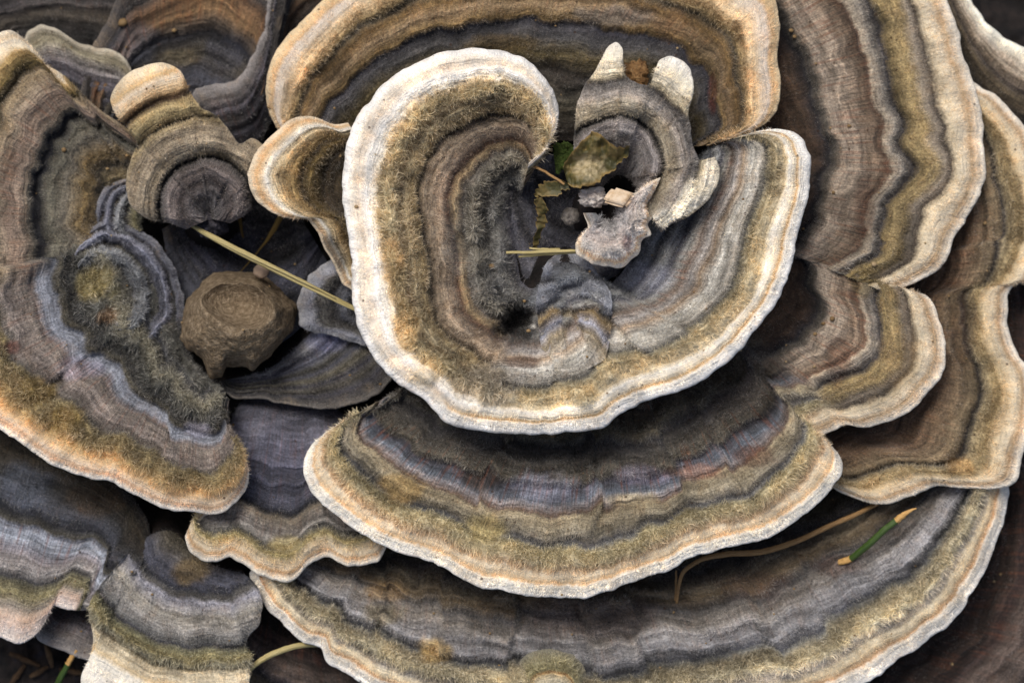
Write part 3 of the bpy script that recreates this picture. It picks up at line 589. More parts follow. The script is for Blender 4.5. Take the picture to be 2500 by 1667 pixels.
bracket('broad low fan with a wide cream rim that carries the straw and green blade',
        [(720, 1372), (655, 1368), (620, 1392), (628, 1430), (658, 1480), (700, 1519), (746, 1561), (788, 1574), (796, 1603), (842, 1633), (880, 1656), (950, 1692), (1100, 1735), (1300, 1765), (1600, 1775), (1900, 1735), (2078, 1672), (2128, 1649), (2174, 1612), (2250, 1564), (2319, 1511), (2365, 1446), (2404, 1381), (2430, 1312), (2446, 1266), (2453, 1220), (2455, 1182), (2440, 1140)],
        [(790, 1350), (840, 1320), (900, 1300), (970, 1290), (1060, 1290), (1170, 1300), (1290, 1310), (1400, 1315), (1500, 1310), (1620, 1290), (1750, 1255), (1870, 1215), (1990, 1170), (2080, 1140), (2160, 1130), (2250, 1130)],
        (60, 60, 60, 60, 60, 60, 50, 40, 10), (-80, -80, -80, -90, -90, -80, -70, -60), Z_BOTTOM, seed=12, bandk=1.4, relief=1.35, tuft=1.5, dips=[(1060, 1590, 44, 36, -26), (1440, 1500, 170, 90, -14)], bulge=40, pleat=9, warp=.03,
        folds=[(.205, -16, .05, .02), (.28, 16, -.05, .05), (.37, -20, .06, .03), (.455, 22, -.06, .06), (.52, -14, .05, .04), (.66, 10, -.05, .03), (.72, -8, .04, .03)],
        tints=[(1060, 1590, 48, 38, '#a98c50', .8), (1440, 1420, 190, 60, '#4c3c22', .6), (1440, 1510, 190, 60, '#6d6058', .6), (1840, 1430, 110, 40, '#4a2a1c', .45), (2040, 1380, 60, 30, '#5a3524', .5), (940, 1440, 60, 28, '#8a6c3c', .6), (930, 1500, 60, 28, '#7f7048', .6)])

bracket('lavender-banded cap with a drooping cream margin over leaf litter', [(-170, 1300), (-170, 1430), (-110, 1510), (-50, 1545), (0, 1550), (38, 1562), (77, 1553), (111, 1515), (132, 1473), (161, 1480), (200, 1484), (236, 1478), (275, 1462), (310, 1440)],
        [(-120, 1060), (-60, 1040), (0, 1040), (60, 1050), (120, 1070), (190, 1100), (260, 1150), (320, 1210), (360, 1270), (370, 1330)],
        70, -10, Z_LOWL, seed=13, bandk=1.3, endz=(None, (.80, .69)), warp=.02, bulge=25, pleat=5,
        tints=[(60, 1180, 80, 60, '#4d525c', .6), (230, 1220, 80, 50, '#5a4426', .4)])
bracket('square-ended lavender-grey cap with a blunt cream margin', [(250, 1420), (222, 1470), (220, 1500), (230, 1545), (220, 1603), (203, 1640), (216, 1690), (300, 1724), (450, 1732), (560, 1718), (600, 1685), (609, 1640), (603, 1580), (600, 1555), (628, 1522), (637, 1470), (626, 1430), (610, 1410)],
        [(330, 1330), (350, 1315), (380, 1300), (410, 1295), (440, 1310), (470, 1345), (500, 1370), (540, 1385), (575, 1395), (595, 1400)],
        80, (0, 10, 20, 10), Z_LOWL2, seed=14, radial=(510, 1250, 490, 490), warp=.015, bulge=28, pleat=6, tints=[(470, 1390, 60, 40, '#7a6334', .7)])
bracket('small bluish cap with a ragged fuzzy cream lip wedged between three larger caps',
        [(610, 1180), (560, 1225), (510, 1248), (471, 1281), (455, 1300), (459, 1327), (482, 1350), (524, 1364), (566, 1352), (597, 1369), (628, 1392), (670, 1405), (712, 1407), (748, 1374), (790, 1352), (838, 1374), (888, 1374), (926, 1354), (943, 1328), (950, 1290)],
        [(560, 1050), (570, 1010), (590, 980), (620, 965), (660, 965), (700, 968), (750, 975), (800, 990), (850, 1020), (890, 1060)],
        (90, 130, 130, 120, 110), (0, -10, -10, 0), Z_MIDL, seed=15, bandk=1.7, relief=1.3, warp=.025, bulge=18, wave=6, pleat=9, folds=[(.74, -14, .03, .05)],
        tints=[(690, 1330, 50, 34, '#93824e', .7), (690, 1120, 100, 100, '#565664', .45)])
bracket('blue-grey rimless cap beneath the long straw beside the clod', [(535, 930), (556, 962), (580, 970), (631, 965), (689, 980), (746, 990), (807, 993), (861, 983), (910, 962), (950, 930), (980, 880)],
        [(560, 925), (610, 915), (650, 905), (700, 868), (735, 835), (770, 800), (800, 750), (850, 700), (920, 680)],
        (40, 60, 80, 90, 90), (30, 30, 40, 70), Z_BLUE, seed=16, bandk=1.4, warp=.03, bulge=-14, th=12, fuzz=1.3, relief=1.2, droop=6, margin=.93, tints=[(800, 830, 50, 30, '#7f80a0', .4)])
bracket('little grey fuzzy cap under the straw tip beside the rosette', [(940, 560), (870, 606), (800, 642), (755, 684), (728, 735), (736, 782), (764, 806), (800, 812), (850, 830), (910, 850)],
        [(985, 640), (980, 680), (975, 720), (975, 760), (985, 800)], (90, 110, 115, 110, 90), 50, [(0, '#33323a', 0, 12, .8, 0), (.25, '#4a4a50', 4, 14, 1, 0), (.36, '#5c584a', 7, 16, 1, 0), (.45, '#37363c', -4, 12, .9, 0), (.56, '#6a6a6e', 6, 14, 1, 0), (.66, '#4a4848', -2, 14, 1, 0), (.78, '#66625a', 5, 16, 1, 0), (.88, '#84848a', 7, 12, .9, 0), (1, '#8f8d8c', 1, 8, .7, 0)], seed=17, pleat=22, wave=9, tuft=1.6, warp=.05, th=12)

bracket('very large striped fan sweeping round and under the rosette with a wavy cream rim',
        [(1900, -190), (2080, -180), (2210, -120), (2275, -50), (2303, 0), (2325, 57), (2346, 134), (2373, 210), (2388, 275), (2396, 364), (2396, 421), (2384, 478), (2350, 536), (2322, 580), (2300, 635), (2270, 664), (2231, 687), (2184, 706), (2166, 716), (2198, 717), (2228, 711), (2258, 721),
         (2285, 775), (2302, 848), (2300, 897), (2266, 943), (2231, 985), (2174, 1020), (2100, 1038), (2056, 1032), (2018, 1050), (1996, 1062), (2022, 1080), (2045, 1110), (2051, 1144), (2032, 1178), (1990, 1224), (1944, 1262), (1868, 1304), (1753, 1335), (1680, 1354), (1625, 1386), (1558, 1408), (1489, 1434), (1431, 1450), (1336, 1448), (1259, 1440), (1183, 1429),
         (1125, 1404), (1068, 1369), (1010, 1350), (926, 1320), (869, 1285), (805, 1236), (763, 1185), (747, 1140), (757, 1098), (795, 1056), (850, 1026), (893, 1016), (935, 992), (978, 950), (1020, 915)],
        [(1640, 60), (1660, 130), (1680, 220), (1700, 300), (1715, 380), (1730, 460), (1740, 540), (1738, 620), (1720, 690), (1690, 740), (1640, 780), (1580, 815), (1500, 842), (1420, 858), (1340, 862), (1260, 862), (1180, 864), (1110, 870), (1050, 885)],
        (140, 150, 150, 150, 150, 150, 160, 165, 165, 175, 200, 225, 230, 230, 230, 230, 230, 230, 225, 190), (10, 15, 20, 30, 40, 50, 60, 60, 60, 60), Z_RIGHT, Z_LOWER, (.475, .505), seed=20, warp=.03, bulge=50, pleat=9, bandk=1.2, res=7.2,
        endz=(None, (.945, .42)), folds=[(.285, 10, -.03, .02, (.5, .9)), (.492, 14, .04, .02), (.585, -12, .04, .02), (.63, 12, -.06, .03), (.70, 10, .05, .02), (.79, -10, -.05, .03)],
        tints=[(2110, 500, 26, 90, '#5f3a26', .45), (2045, 510, 40, 40, '#33200f', .5), (2110, 680, 40, 45, '#7a6630', .5), (2050, 880, 40, 70, '#5a331c', .5), (2200, 880, 60, 90, '#8b7248', .4),
               (1330, 1190, 110, 40, '#8b8a94', .6), (1180, 1170, 60, 30, '#4a3826', .7), (1560, 1160, 80, 26, '#77707c', .6), (1700, 1150, 80, 20, '#8a6044', .55), (1850, 1110, 60, 30, '#6a4430', .6),
               (980, 1190, 60, 40, '#a08348', .7), (1180, 1290, 60, 36, '#a49158', .7), (1450, 1000, 160, 40, '#4a3a22', .5), (1800, 950, 160, 100, '#40342a', .5), (1540, 1220, 70, 24, '#a08f6a', .7)])
bracket('big left fan with golden tufted velvet and a long ruffled cream rim',
        [(350, 360), (314, 322), (283, 298), (240, 268), (214, 245), (184, 214), (153, 184), (115, 163), (85, 125), (60, 98), (27, 78), (0, 86), (-60, 130), (-130, 250), (-170, 400), (-180, 600), (-160, 800), (-100, 960), (0, 1043), (50, 1073), (115, 1119), (222, 1161), (275, 1167), (325, 1197), (402, 1232), (478, 1243), (524, 1247), (570, 1228), (597, 1186), (604, 1136), (590, 1105), (566, 1075), (556, 1027), (560, 981)],
        [(370, 440), (350, 440), (335, 450), (325, 470), (322, 500), (330, 540), (350, 580), (385, 620), (415, 670), (435, 730), (445, 790), (455, 840), (475, 880), (505, 915), (545, 945)],
        (130, 170, 180, 180, 190, 200, 210, 200, 180, 130), (90, 80, 70, 60, 50, 40), Z_LEFT_UP, Z_LEFT, (.44, .47), seed=21, endz=((.115, .70), (.93, .70)), warp=.035, tuft=2.2, relief=1.2, bulge=35, pleat=9,
        folds=[(.455, 20, .05, .04), (.63, -10, .05, .03), (.80, 12, -.05, .05)],
        tints=[(230, 690, 45, 50, '#94834a', .7), (265, 770, 30, 20, '#8f6a3a', .7), (90, 960, 60, 40, '#8a7030', .6), (160, 1020, 60, 36, '#8a7030', .6), (30, 850, 26, 20, '#6a3020', .6), (480, 1050, 40, 24, '#8b8792', .6), (200, 900, 60, 30, '#8d8490', .5)])
Z_FOLD = [(0, '#6b6a5c', 4, 16, 1, 0), (.16, '#8a8058', 9, 18, 1, 0), (.28, '#5c5a54', 0, 14, 1, 0), (.36, '#34343a', -8, 10, .9, 0), (.44, '#7c7c7a', 9, 16, 1, 0), (.56, '#8a8a88', 10, 16, 1, 0), (.63, '#33333a', -10, 10, .9, 0), (.70, '#66666e', 6, 12, 1, .1), (.80, '#7d7d86', 8, 12, .9, .1), (.86, '#2f2f36', -8, 10, .9, 0), (.93, '#6a6a72', 4, 10, .9, 0), (1, '#77777c', 1, 8, .8, 0)]
def on_top(pts, dz): return [hb_get(x, y, 1) + dz for x, y in pts]
po = [(175, 600), (215, 560), (262, 540), (318, 560), (380, 600), (425, 660), (446, 735), (436, 800), (398, 842), (330, 856)]
bracket('tufted grey fold curling out of the big left fan towards the clod', po, [(205, 700), (212, 692), (222, 688), (234, 688), (246, 694), (254, 704), (256, 716), (250, 728), (240, 736)],
        (125, 125, 115, 100, 80, 65, 60, 65, 85, 110), 120, Z_FOLD, seed=29, warp=.05, pleat=16, wave=8, tuft=2.2, relief=1.5, bulge=22, th=10, res=5, margin=.93, tints=[(225, 700, 40, 45, '#94834a', .7), (270, 770, 30, 22, '#8f6a3a', .6)])
bracket('small pale ridged fold on the big left fan beside the tiered cap', [(300, 590), (258, 580), (236, 545), (236, 500), (262, 462), (300, 440), (340, 440)], [(350, 560), (345, 545), (342, 530), (342, 515), (345, 500), (350, 490)],
        (90, 110, 120, 125, 125, 115, 100), 90, Z_FOLD, seed=30, warp=.05, pleat=10, wave=6, tuft=1.5, th=10, res=5, margin=.93)
bracket('small stepped cap of stacked rounded tiers with a cream top lobe', [(455, 560), (420, 545), (363, 533), (322, 497), (316, 450), (326, 395), (338, 350), (318, 318), (290, 290), (274, 245), (298, 205), (344, 173), (402, 161), (440, 178), (463, 228), (490, 268), (528, 290), (562, 335), (582, 358), (612, 345), (638, 360), (642, 400), (628, 440), (622, 490), (600, 520), (560, 545)],
        [(508, 536), (506, 532), (505, 528), (505, 523), (506, 519), (508, 516), (511, 515), (514, 516), (516, 519), (517, 523), (517, 528), (515, 534)],
        (150, 190, 210, 220, 210, 190, 150), 165, Z_TIER, name='stem_host', seed=22, radial=(503, 500, 352, 352), warp=.010, bulge=35, pleat=4, wave=3, res=5)
bracket('small rounded cap with olive velvet and a bright cream lip against the rosette', [(850, 300), (823, 306), (765, 289), (722, 293), (681, 325), (633, 375), (613, 432), (628, 482), (670, 517), (719, 533), (758, 536), (781, 566), (798, 606), (823, 641), (845, 690), (880, 720)],
        [(905, 390), (905, 410), (905, 430), (905, 460), (910, 500), (915, 540), (920, 580), (925, 620)],
        (220, 250, 260, 250, 200, 160), (120, 110, 100, 90), Z_KNOB, seed=23, warp=.02, bulge=22, pleat=5, wave=3, res=5,
        tints=[(800, 640, 60, 70, '#4a453e', .7)])
bracket('broad fan behind the rosette with concentric olive bands and a tan rim', [(760, 400), (705, 350), (675, 305), (656, 260), (655, 214), (681, 134), (727, 73), (803, 0), (900, -70), (1080, -140), (1300, -180), (1500, -180), (1700, -120), (1830, -60), (1883, 0), (1897, 76), (1893, 145), (1901, 214), (1889, 268), (1868, 298), (1835, 318), (1780, 340), (1730, 355)],
        [(900, 520), (910, 480), (930, 440), (970, 400), (1030, 370), (1110, 350), (1200, 340), (1300, 340), (1400, 345), (1480, 350), (1540, 355), (1580, 360), (1610, 365)],
        (150, 180, 190, 200, 200, 210, 230, 240), (60, 60, 60, 70, 90), Z_TOP, seed=24, bandk=1.3, endz=((.03, .8), (.975, .8)), warp=.03, bulge=45, pleat=7, folds=[(.86, 10, -.03, .04)],
        tints=[(1220, 110, 110, 26, '#6b5428', .6), (1500, 40, 120, 30, '#6f6860', .6), (1640, 60, 60, 40, '#7a5a34', .5), (1740, 220, 12, 60, '#6a3424', .7), (1660, 250, 26, 90, '#2d2b2c', .6), (1300, 190, 120, 40, '#4f4538', .5)])
bracket('large cream-rimmed rosette curled like a funnel round the dried leaf',
        [(1290, 402), (1340, 352), (1358, 290), (1340, 225), (1290, 165), (1195, 130), (1085, 142), (985, 185), (905, 262), (865, 340), (849, 430), (853, 530), (868, 620), (872, 700), (885, 780), (922, 865), (985, 930), (1045, 970), (1084, 1010), (1150, 1035), (1230, 1043), (1309, 1048), (1400, 1041), (1466, 1031), (1527, 985), (1600, 962), (1700, 925), (1765, 875), (1830, 809), (1906, 694), (1940, 560), (1965, 451), (1960, 375), (1930, 328), (1895, 319), (1850, 322), (1800, 335)],
        [(1272, 476), (1269, 471), (1265, 467), (1260, 466), (1254, 467), (1250, 471), (1247, 480), (1245, 495), (1244, 515), (1245, 540), (1248, 566), (1254, 596), (1260, 626), (1266, 656), (1270, 682), (1280, 694), (1287, 700), (1293, 703), (1299, 704), (1305, 703), (1311, 699), (1318, 690), (1326, 676), (1337, 660), (1350, 646), (1390, 640), (1435, 660), (1475, 695), (1505, 680), (1535, 640), (1565, 580), (1600, 510), (1640, 450), (1680, 400), (1710, 375), (1735, 362)],
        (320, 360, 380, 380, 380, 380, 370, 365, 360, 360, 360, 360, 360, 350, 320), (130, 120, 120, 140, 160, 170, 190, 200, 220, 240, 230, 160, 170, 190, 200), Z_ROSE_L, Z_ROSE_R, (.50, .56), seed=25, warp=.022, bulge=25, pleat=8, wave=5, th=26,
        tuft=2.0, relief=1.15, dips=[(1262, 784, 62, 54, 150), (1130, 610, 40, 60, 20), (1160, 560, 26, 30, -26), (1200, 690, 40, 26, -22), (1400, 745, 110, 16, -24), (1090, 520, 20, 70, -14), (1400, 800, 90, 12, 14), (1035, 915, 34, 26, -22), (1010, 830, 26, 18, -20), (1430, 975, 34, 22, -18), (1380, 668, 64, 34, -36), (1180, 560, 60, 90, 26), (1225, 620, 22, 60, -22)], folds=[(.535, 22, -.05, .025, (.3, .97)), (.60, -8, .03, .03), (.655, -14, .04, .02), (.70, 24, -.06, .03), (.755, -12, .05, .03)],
        tints=[(1262, 784, 58, 50, '#262422', .9), (1130, 600, 60, 80, '#8a8578', .35), (1200, 690, 60, 50, '#5e5c58', .5), (1390, 700, 100, 26, '#8f9094', .5), (1420, 765, 100, 14, '#8a764c', .6), (1400, 800, 90, 14, '#8f8276', .5), (1035, 915, 40, 30, '#b5a27a', .6), (1430, 975, 36, 24, '#b09c70', .6), (990, 800, 40, 60, '#b59a64', .5), (960, 640, 30, 60, '#ad905a', .5), (1200, 930, 90, 50, '#a59c90', .4), (1275, 885, 55, 16, '#5a3a26', .7), (1560, 680, 90, 40, '#9a9aa4', .4)])  # first tint paints the shade of the central hole into the colour
bracket('slate-grey fuzzy floor in the hollow of the rosette', [(1245, 400), (1205, 490), (1205, 590), (1250, 680), (1330, 720), (1420, 690), (1500, 670), (1550, 600), (1590, 520)],
        [(1420, 360), (1430, 370), (1440, 380), (1450, 388), (1462, 394), (1475, 398), (1490, 400)], (110, 120, 130, 140, 150, 150, 140), 90, [(0, '#1d1b1c', 0, 10, .8, 0), (.25, '#2c2a2e', 3, 14, 1, 0), (.4, '#4a484e', 6, 14, 1, 0), (.5, '#2a282c', -4, 12, .9, 0), (.62, '#5c5a60', 7, 14, 1, 0), (.72, '#353338', -2, 14, 1, 0), (.85, '#66646a', 6, 14, 1, 0), (1, '#4a484c', 1, 10, .9, 0)], seed=31, pleat=26, tuft=2, warp=.06, th=10, res=5.5, margin=.94)
po = [(1322, 850), (1316, 790), (1310, 735), (1322, 690), (1330, 650), (1372, 622), (1420, 632), (1452, 668), (1486, 716), (1490, 770), (1486, 830), (1476, 880)]
pi_ = [(1385, 915), (1388, 908), (1392, 902), (1397, 898), (1403, 896), (1409, 897), (1414, 902), (1418, 910)]
bracket('raised fuzzy grey panel with cross ridges on the rosette floor', po, pi_, [h_ + d_ for h_, d_ in zip(on_top(po, 0), (-14, 2, 12, 16, 18, 18, 18, 16, 14, 10, 2, -14))], on_top(pi_, -26), [(0, '#a39c90', 4, 9, .8, .1), (.2, '#a0988a', 6, 9, .9, .1), (.34, '#a08f70', 7, 10, .8, .3), (.42, '#8c8c94', 3, 6, .5, .4), (.52, '#8f774a', 9, 14, 1, 0), (.58, '#3a3a3e', -7, 12, 1, 0), (.66, '#84858a', 9, 14, 1, 0), (.76, '#8f9094', 8, 14, 1, 0), (.83, '#3f4046', -6, 10, 1, 0), (.9, '#7f8086', 6, 14, 1, 0), (1, '#8f8f92', 1, 10, .9, 0)],
        seed=32, pleat=8, warp=.03, wave=6, tuft=1.5, th=14, res=5, margin=.94, bulge=6, radial=(1402, 905, 275, 275))
bracket('tiny curled grey cap with two pale prongs and a cream flange inside the rosette',
        [(1410, 430), (1406, 390), (1406, 330), (1410, 270), (1428, 215), (1455, 180), (1472, 148), (1490, 117), (1503, 110), (1517, 122), (1521, 155), (1526, 196), (1555, 212), (1586, 214), (1600, 182), (1606, 156), (1625, 145), (1655, 152), (1678, 170), (1687, 200), (1688, 235), (1676, 272), (1680, 320), (1690, 370), (1706, 398), (1734, 387), (1748, 413), (1745, 451), (1715, 494), (1676, 524), (1625, 545), (1612, 562), (1604, 530), (1598, 490)],
        [(1470, 460), (1478, 450), (1486, 440), (1495, 432), (1505, 428), (1515, 428), (1525, 430), (1535, 436), (1545, 444), (1552, 455), (1556, 465)],
        (270, 300, 330, 360, 350, 350, 340, 330, 330, 320), 240, Z_CURL, seed=26, radial=(1500, 400, 290, 290), tints=[(1720, 470, 50, 60, '#e8dcc0', .8), (1650, 535, 60, 28, '#efe6d0', .95), (1700, 500, 60, 44, '#f4ecd8', 1.0), (1735, 430, 24, 50, '#f0e6d0', .9)], dips=[(1560, 260, 60, 30, -16), (1640, 330, 40, 50, 14), (1440, 260, 26, 50, 12)], warp=.026, bulge=40, pleat=14, wave=4, tuft=1.4, res=4.5, th=16)
bracket('small chewed pinkish-white lump of fungus inside the rosette', [(1425, 520), (1440, 556), (1412, 588), (1410, 606), (1440, 630), (1480, 642), (1508, 646), (1532, 630), (1556, 606), (1560, 580), (1578, 570), (1572, 545), (1586, 530), (1578, 500), (1598, 455), (1606, 440), (1585, 448), (1556, 470), (1530, 478)],
        [(1455, 520), (1465, 530), (1475, 540), (1485, 545), (1495, 545), (1502, 540), (1506, 530), (1508, 520), (1508, 510)],
        (270, 330, 350, 350, 340, 300), 270, Z_PALE, seed=27, bandk=.45, warp=.05, bulge=60, pleat=34, wave=6, tuft=2.2, relief=1.5, dips=[(1470, 560, 22, 22, 30), (1530, 560, 18, 40, -26), (1500, 610, 40, 16, -16)], tints=[(1530, 595, 14, 22, '#7a4a48', .6), (1450, 530, 26, 18, '#7f8488', .5)], res=4, th=22, margin=.8)
bracket('fuzzy knob with a pale top poking over the lowest rim', [(1268, 1690), (1266, 1640), (1276, 1612), (1300, 1597), (1336, 1591), (1376, 1597), (1408, 1612), (1424, 1640), (1426, 1690)],
        [(1330, 1720), (1335, 1712), (1340, 1708), (1346, 1706), (1352, 1708), (1358, 1712), (1362, 1720)], 60, 110,
        [(0, '#e6d8b4', 6, 3, .2, 0), (.45, '#e2d2aa', 8, 4, .3, 0), (.55, '#d2b884', 5, 4, .3, 0), (.60, '#9a7440', 0, 10, .8, 0), (.66, '#8f8458', 6, 18, 1, 0), (.85, '#9a906a', 6, 18, 1.1, 0), (1, '#7a7460', 2, 14, 1, 0)], seed=28, wave=3, res=5, margin=.9)

# ------------------------------------------------------------------ the dark wood underneath
step = 9
gx = np.arange(-1400, 3901, 40.0); gx = np.unique(np.concatenate([gx[gx < -120], np.arange(-120, 2621, step), gx[gx > 2620]]))
gy = np.arange(-1400, 3101, 40.0); gy = np.unique(np.concatenate([gy[gy < -120], np.arange(-120, 1791, step), gy[gy > 1790]]))
GX, GY = np.meshgrid(gx, gy)
GZ = -215 + 45 * fbm(GX / 260, GY / 260, 400, 3) + 20 * fbm(GX / 45, GY / 45, 410, 3) + 8 * fbm(GX / 14, GY / 14, 420, 2)
for (x, y, z) in inner_pts:
    r = (z + 260) / 2.2 + 10
    i0, i1 = np.searchsorted(gx, [x - r, x + r]); j0, j1 = np.searchsorted(gy, [y - r, y + r])
    if i1 > i0 and j1 > j0:
        sl = np.s_[j0:j1, i0:i1]; d = np.hypot(GX[sl] - x, GY[sl] - y)
        GZ[sl] = np.maximum(GZ[sl], z - 18 - 2.2 * d)
GZ += 4 * fbm(GX / 20, GY / 20, 430, 2)
gp = to_world(np.stack([GX, GY, GZ], -1)); ny, nx = GX.shape; idx = np.arange(ny * nx).reshape(ny, nx)
gf = np.stack([idx[:-1, :-1], idx[1:, :-1], idx[1:, 1:], idx[:-1, 1:]], -1).reshape(-1, 4)
m_ground = simple_material('rotten_wood', [(.25, '#0e0c0c'), (.45, '#1a1716'), (.6, '#2a2320'), (.72, '#22222a'), (.85, '#3a322a')], 420, bump=.8, bscale=1500, bdist=8)
g = mesh_np('ground', gp.reshape(-1, 3), gf, mat=m_ground); tag(g, kind='structure')
hb_add(np.stack([GX, GY, GZ], -1))

# ------------------------------------------------------------------ the earth clod
def icosphere(sub):
    import bmesh
    bm = bmesh.new(); bmesh.ops.create_icosphere(bm, subdivisions=sub, radius=1); bm.verts.ensure_lookup_table()
    v = np.array([x.co[:] for x in bm.verts]); f = np.array([[q.index for q in p.verts] for p in bm.faces]); bm.free(); return v, f

m_clod = simple_material('dry_earth', [(.25, '#4e4236'), (.42, '#74644f'), (.56, '#8b7a63'), (.7, '#a5937a'), (.9, '#5e5142')], 1700, rough=.95, bump=1, bscale=3200, bdist=9, spec=.1)
v, f = icosphere(6)
pl = [((-1, .25, .2), .96), ((-.75, .8, .25), .93), ((0, 1, .25), .90), ((.75, .75, .25), .95), ((1, 0, .3), 1.0), ((.85, -.7, .2), .92), ((-.1, -1, .35), .86), ((-.8, -.65, .3), .95),
      ((.1, .25, 1), .86), ((.5, -.55, .72), .86), ((-.45, -.6, .66), .84), ((-.85, .1, .6), .88), ((0, 0, -1), .8), ((-.3, -.4, -.9), .9), ((.3, -.5, -.8), .85), ((-.15, -.85, .55), .82)]
pn = np.array([np.array(p[0]) / np.linalg.norm(p[0]) for p in pl]); pd = np.array([p[1] for p in pl])
dt = v @ pn.T; dt = np.where(dt > 0.05, dt, 0.05); rr = pd / dt
r = -np.log(np.exp(-26 * rr).sum(1)) / 26
r *= 1 + .045 * fbm(v[:, 0] * 3 + 5, v[:, 1] * 3 + v[:, 2] * 2, 500, 3) + .034 * fbm(v[:, 0] * 9 + v[:, 2] * 5, v[:, 1] * 9, 510, 3) + .010 * fbm(v[:, 0] * 30 + v[:, 2] * 17, v[:, 1] * 30 - v[:, 2] * 9, 520, 2)
c = v * r[:, None]
# hollow in the upper face
wob = 1 + .16 * fbm(c[:, 0] * 1.7, c[:, 1] * 1.7, 525, 1)
d2 = ((c[:, 0] - .06 + .25 * (c[:, 1] - .4)) ** 2 / 1.15 + (c[:, 1] - .44) ** 2 / .80) * wob ** 2; Rh = .70
bowl = .92 - np.sqrt(np.clip(Rh ** 2 - d2, 0, None)) * 1.42
c[:, 2] = np.where((d2 < Rh ** 2) & (c[:, 2] > 0), np.minimum(c[:, 2], bowl), c[:, 2])
# ragged lower edge with a broken foot
low = sstep(-.5, -.95, c[:, 1]); c[:, 1] -= low * .10 * vnoise(c[:, 0] * 6, 0.3, 530); foot = np.exp(-np.abs((c[:, 0] + .42) / .20) ** 6) * sstep(-.45, -.75, c[:, 1]); c[:, 1] -= foot * .13; c[:, 2] -= foot * .1
cpx = np.stack([576 + c[:, 0] * 119, 790 - c[:, 1] * 112, 150 + c[:, 2] * 125], -1)
cw = to_world(cpx); org = to_world((576, 785, 40))
clod = mesh_np('earth_clod', cw, f, mat=m_clod, origin=org)
tag(clod, 'brown dry earth clod with a hollow top lying among the caps', 'clod')
hb_add(cpx)
v2, f2 = icosphere(3); c2 = v2 * (1 + .10 * fbm(v2[:, 0] * 2 + 3, v2[:, 1] * 2 + v2[:, 2], 540, 2))[:, None]
q = np.stack([638 + c2[:, 0] * 20, 662 - c2[:, 1] * 19, 150 + c2[:, 2] * 18], -1)
pb = mesh_np('pellet', to_world(q), f2, mat=simple_material('pale_earth', [(.3, '#8a7460'), (.6, '#a08a74'), (.8, '#7a6450')], 900, bump=.5), origin=to_world((638, 662, 132)))
tag(pb, 'tiny round tan pellet just behind the clod', 'pellet')

# ------------------------------------------------------------------ straws and blades
def strand(name, pts, rad, mat, label, cat, flat=.5, ridges=3, seed=0, parts=None, parent=None):
    pts = np.array(pts, float); t = chord(pts); t = t / t[-1]; n = 90; tt = np.linspace(0, 1, n)
    C = hermite(t, pts, tt); rad = np.interp(tt, np.linspace(0, 1, len(rad)), rad) * .78
    C[:, 0] += 1.2 * fbm(tt * 9, .2, 600 + seed); C[:, 1] += 1.2 * fbm(tt * 9, 4.2, 610 + seed)
    T = np.gradient(C, axis=0); T /= np.linalg.norm(T, axis=1, keepdims=True)
    up = np.array([0, 0, 1.0]); sd_ = np.cross(T, up); sd_ /= np.linalg.norm(sd_, axis=1, keepdims=True) + 1e-9; nn = np.cross(sd_, T)
    k = 14; an = np.linspace(0, 2 * np.pi, k, endpoint=False)
    rm = 1 + .16 * np.cos(an * ridges + 1)
    tw = .5 * np.sin(tt * 4 + seed)
    R = rad[:, None] * (1 + .08 * fbm(tt * 30, 1.1, 620 + seed))[:, None]
    A = an[None, :] + tw[:, None] * .3
    ox = np.cos(A) * rm * R; oz = np.sin(A) * rm * R * flat
    Vp = C[:, None, :] + sd_[:, None, :] * ox[..., None] + nn[:, None, :] * oz[..., None]
    wv = to_world(Vp); iu = np.arange(n * k).reshape(n, k)
    f4 = np.stack([iu[:-1], np.roll(iu, -1, 1)[:-1], np.roll(iu, -1, 1)[1:], iu[1:]], -1).reshape(-1, 4)
    L = chord(pts)[-1] / 100
    uv = np.stack([np.repeat(tt[:, None] * L, k, 1), np.repeat(an[None] / 6.28, n, 0)], -1).reshape(-1, 2)
    caps = [np.array([iu[0][::-1]]), np.array([iu[-1]])]
    o = mesh_np(name, wv.reshape(-1, 3), [f4] + caps, uv=uv, mat=mat, origin=to_world(pts[0]), parent=parent)
    if label: tag(o, label, cat)
    return o

m_straw = simple_material('dry_straw', [(.25, '#7d6c3c'), (.45, '#ab9a62'), (.6, '#c9bb88'), (.8, '#8f7d4c')], 3.0, rough=.5, bump=.5, bdist=3, spec=.4, stretch=(.9, 14, 1))
m_brown = simple_material('brown_straw', [(.25, '#5a3d20'), (.45, '#8d6a40'), (.6, '#b08d5e'), (.8, '#74522e')], 3.0, rough=.55, bump=.5, bdist=3, spec=.35, stretch=(1.4, 12, 1))
m_green = simple_material('green_blade', [(.25, '#2a3a12'), (.5, '#3c5220'), (.75, '#5a6c34')], 3.0, rough=.4, bump=.3, bdist=2, spec=.45, stretch=(1.0, 16, 1))
m_tip = simple_material('dry_blade_tip', [(.25, '#8f6a34'), (.5, '#c89c5c'), (.75, '#dcb880')], 3.0, rough=.5, bump=.4, bdist=2, stretch=(2, 10, 1))
m_dim = simple_material('dull_straw', [(.3, '#4a3a1e'), (.5, '#6b5528'), (.8, '#7d6838')], 3.0, rough=.6, stretch=(1, 10, 1))

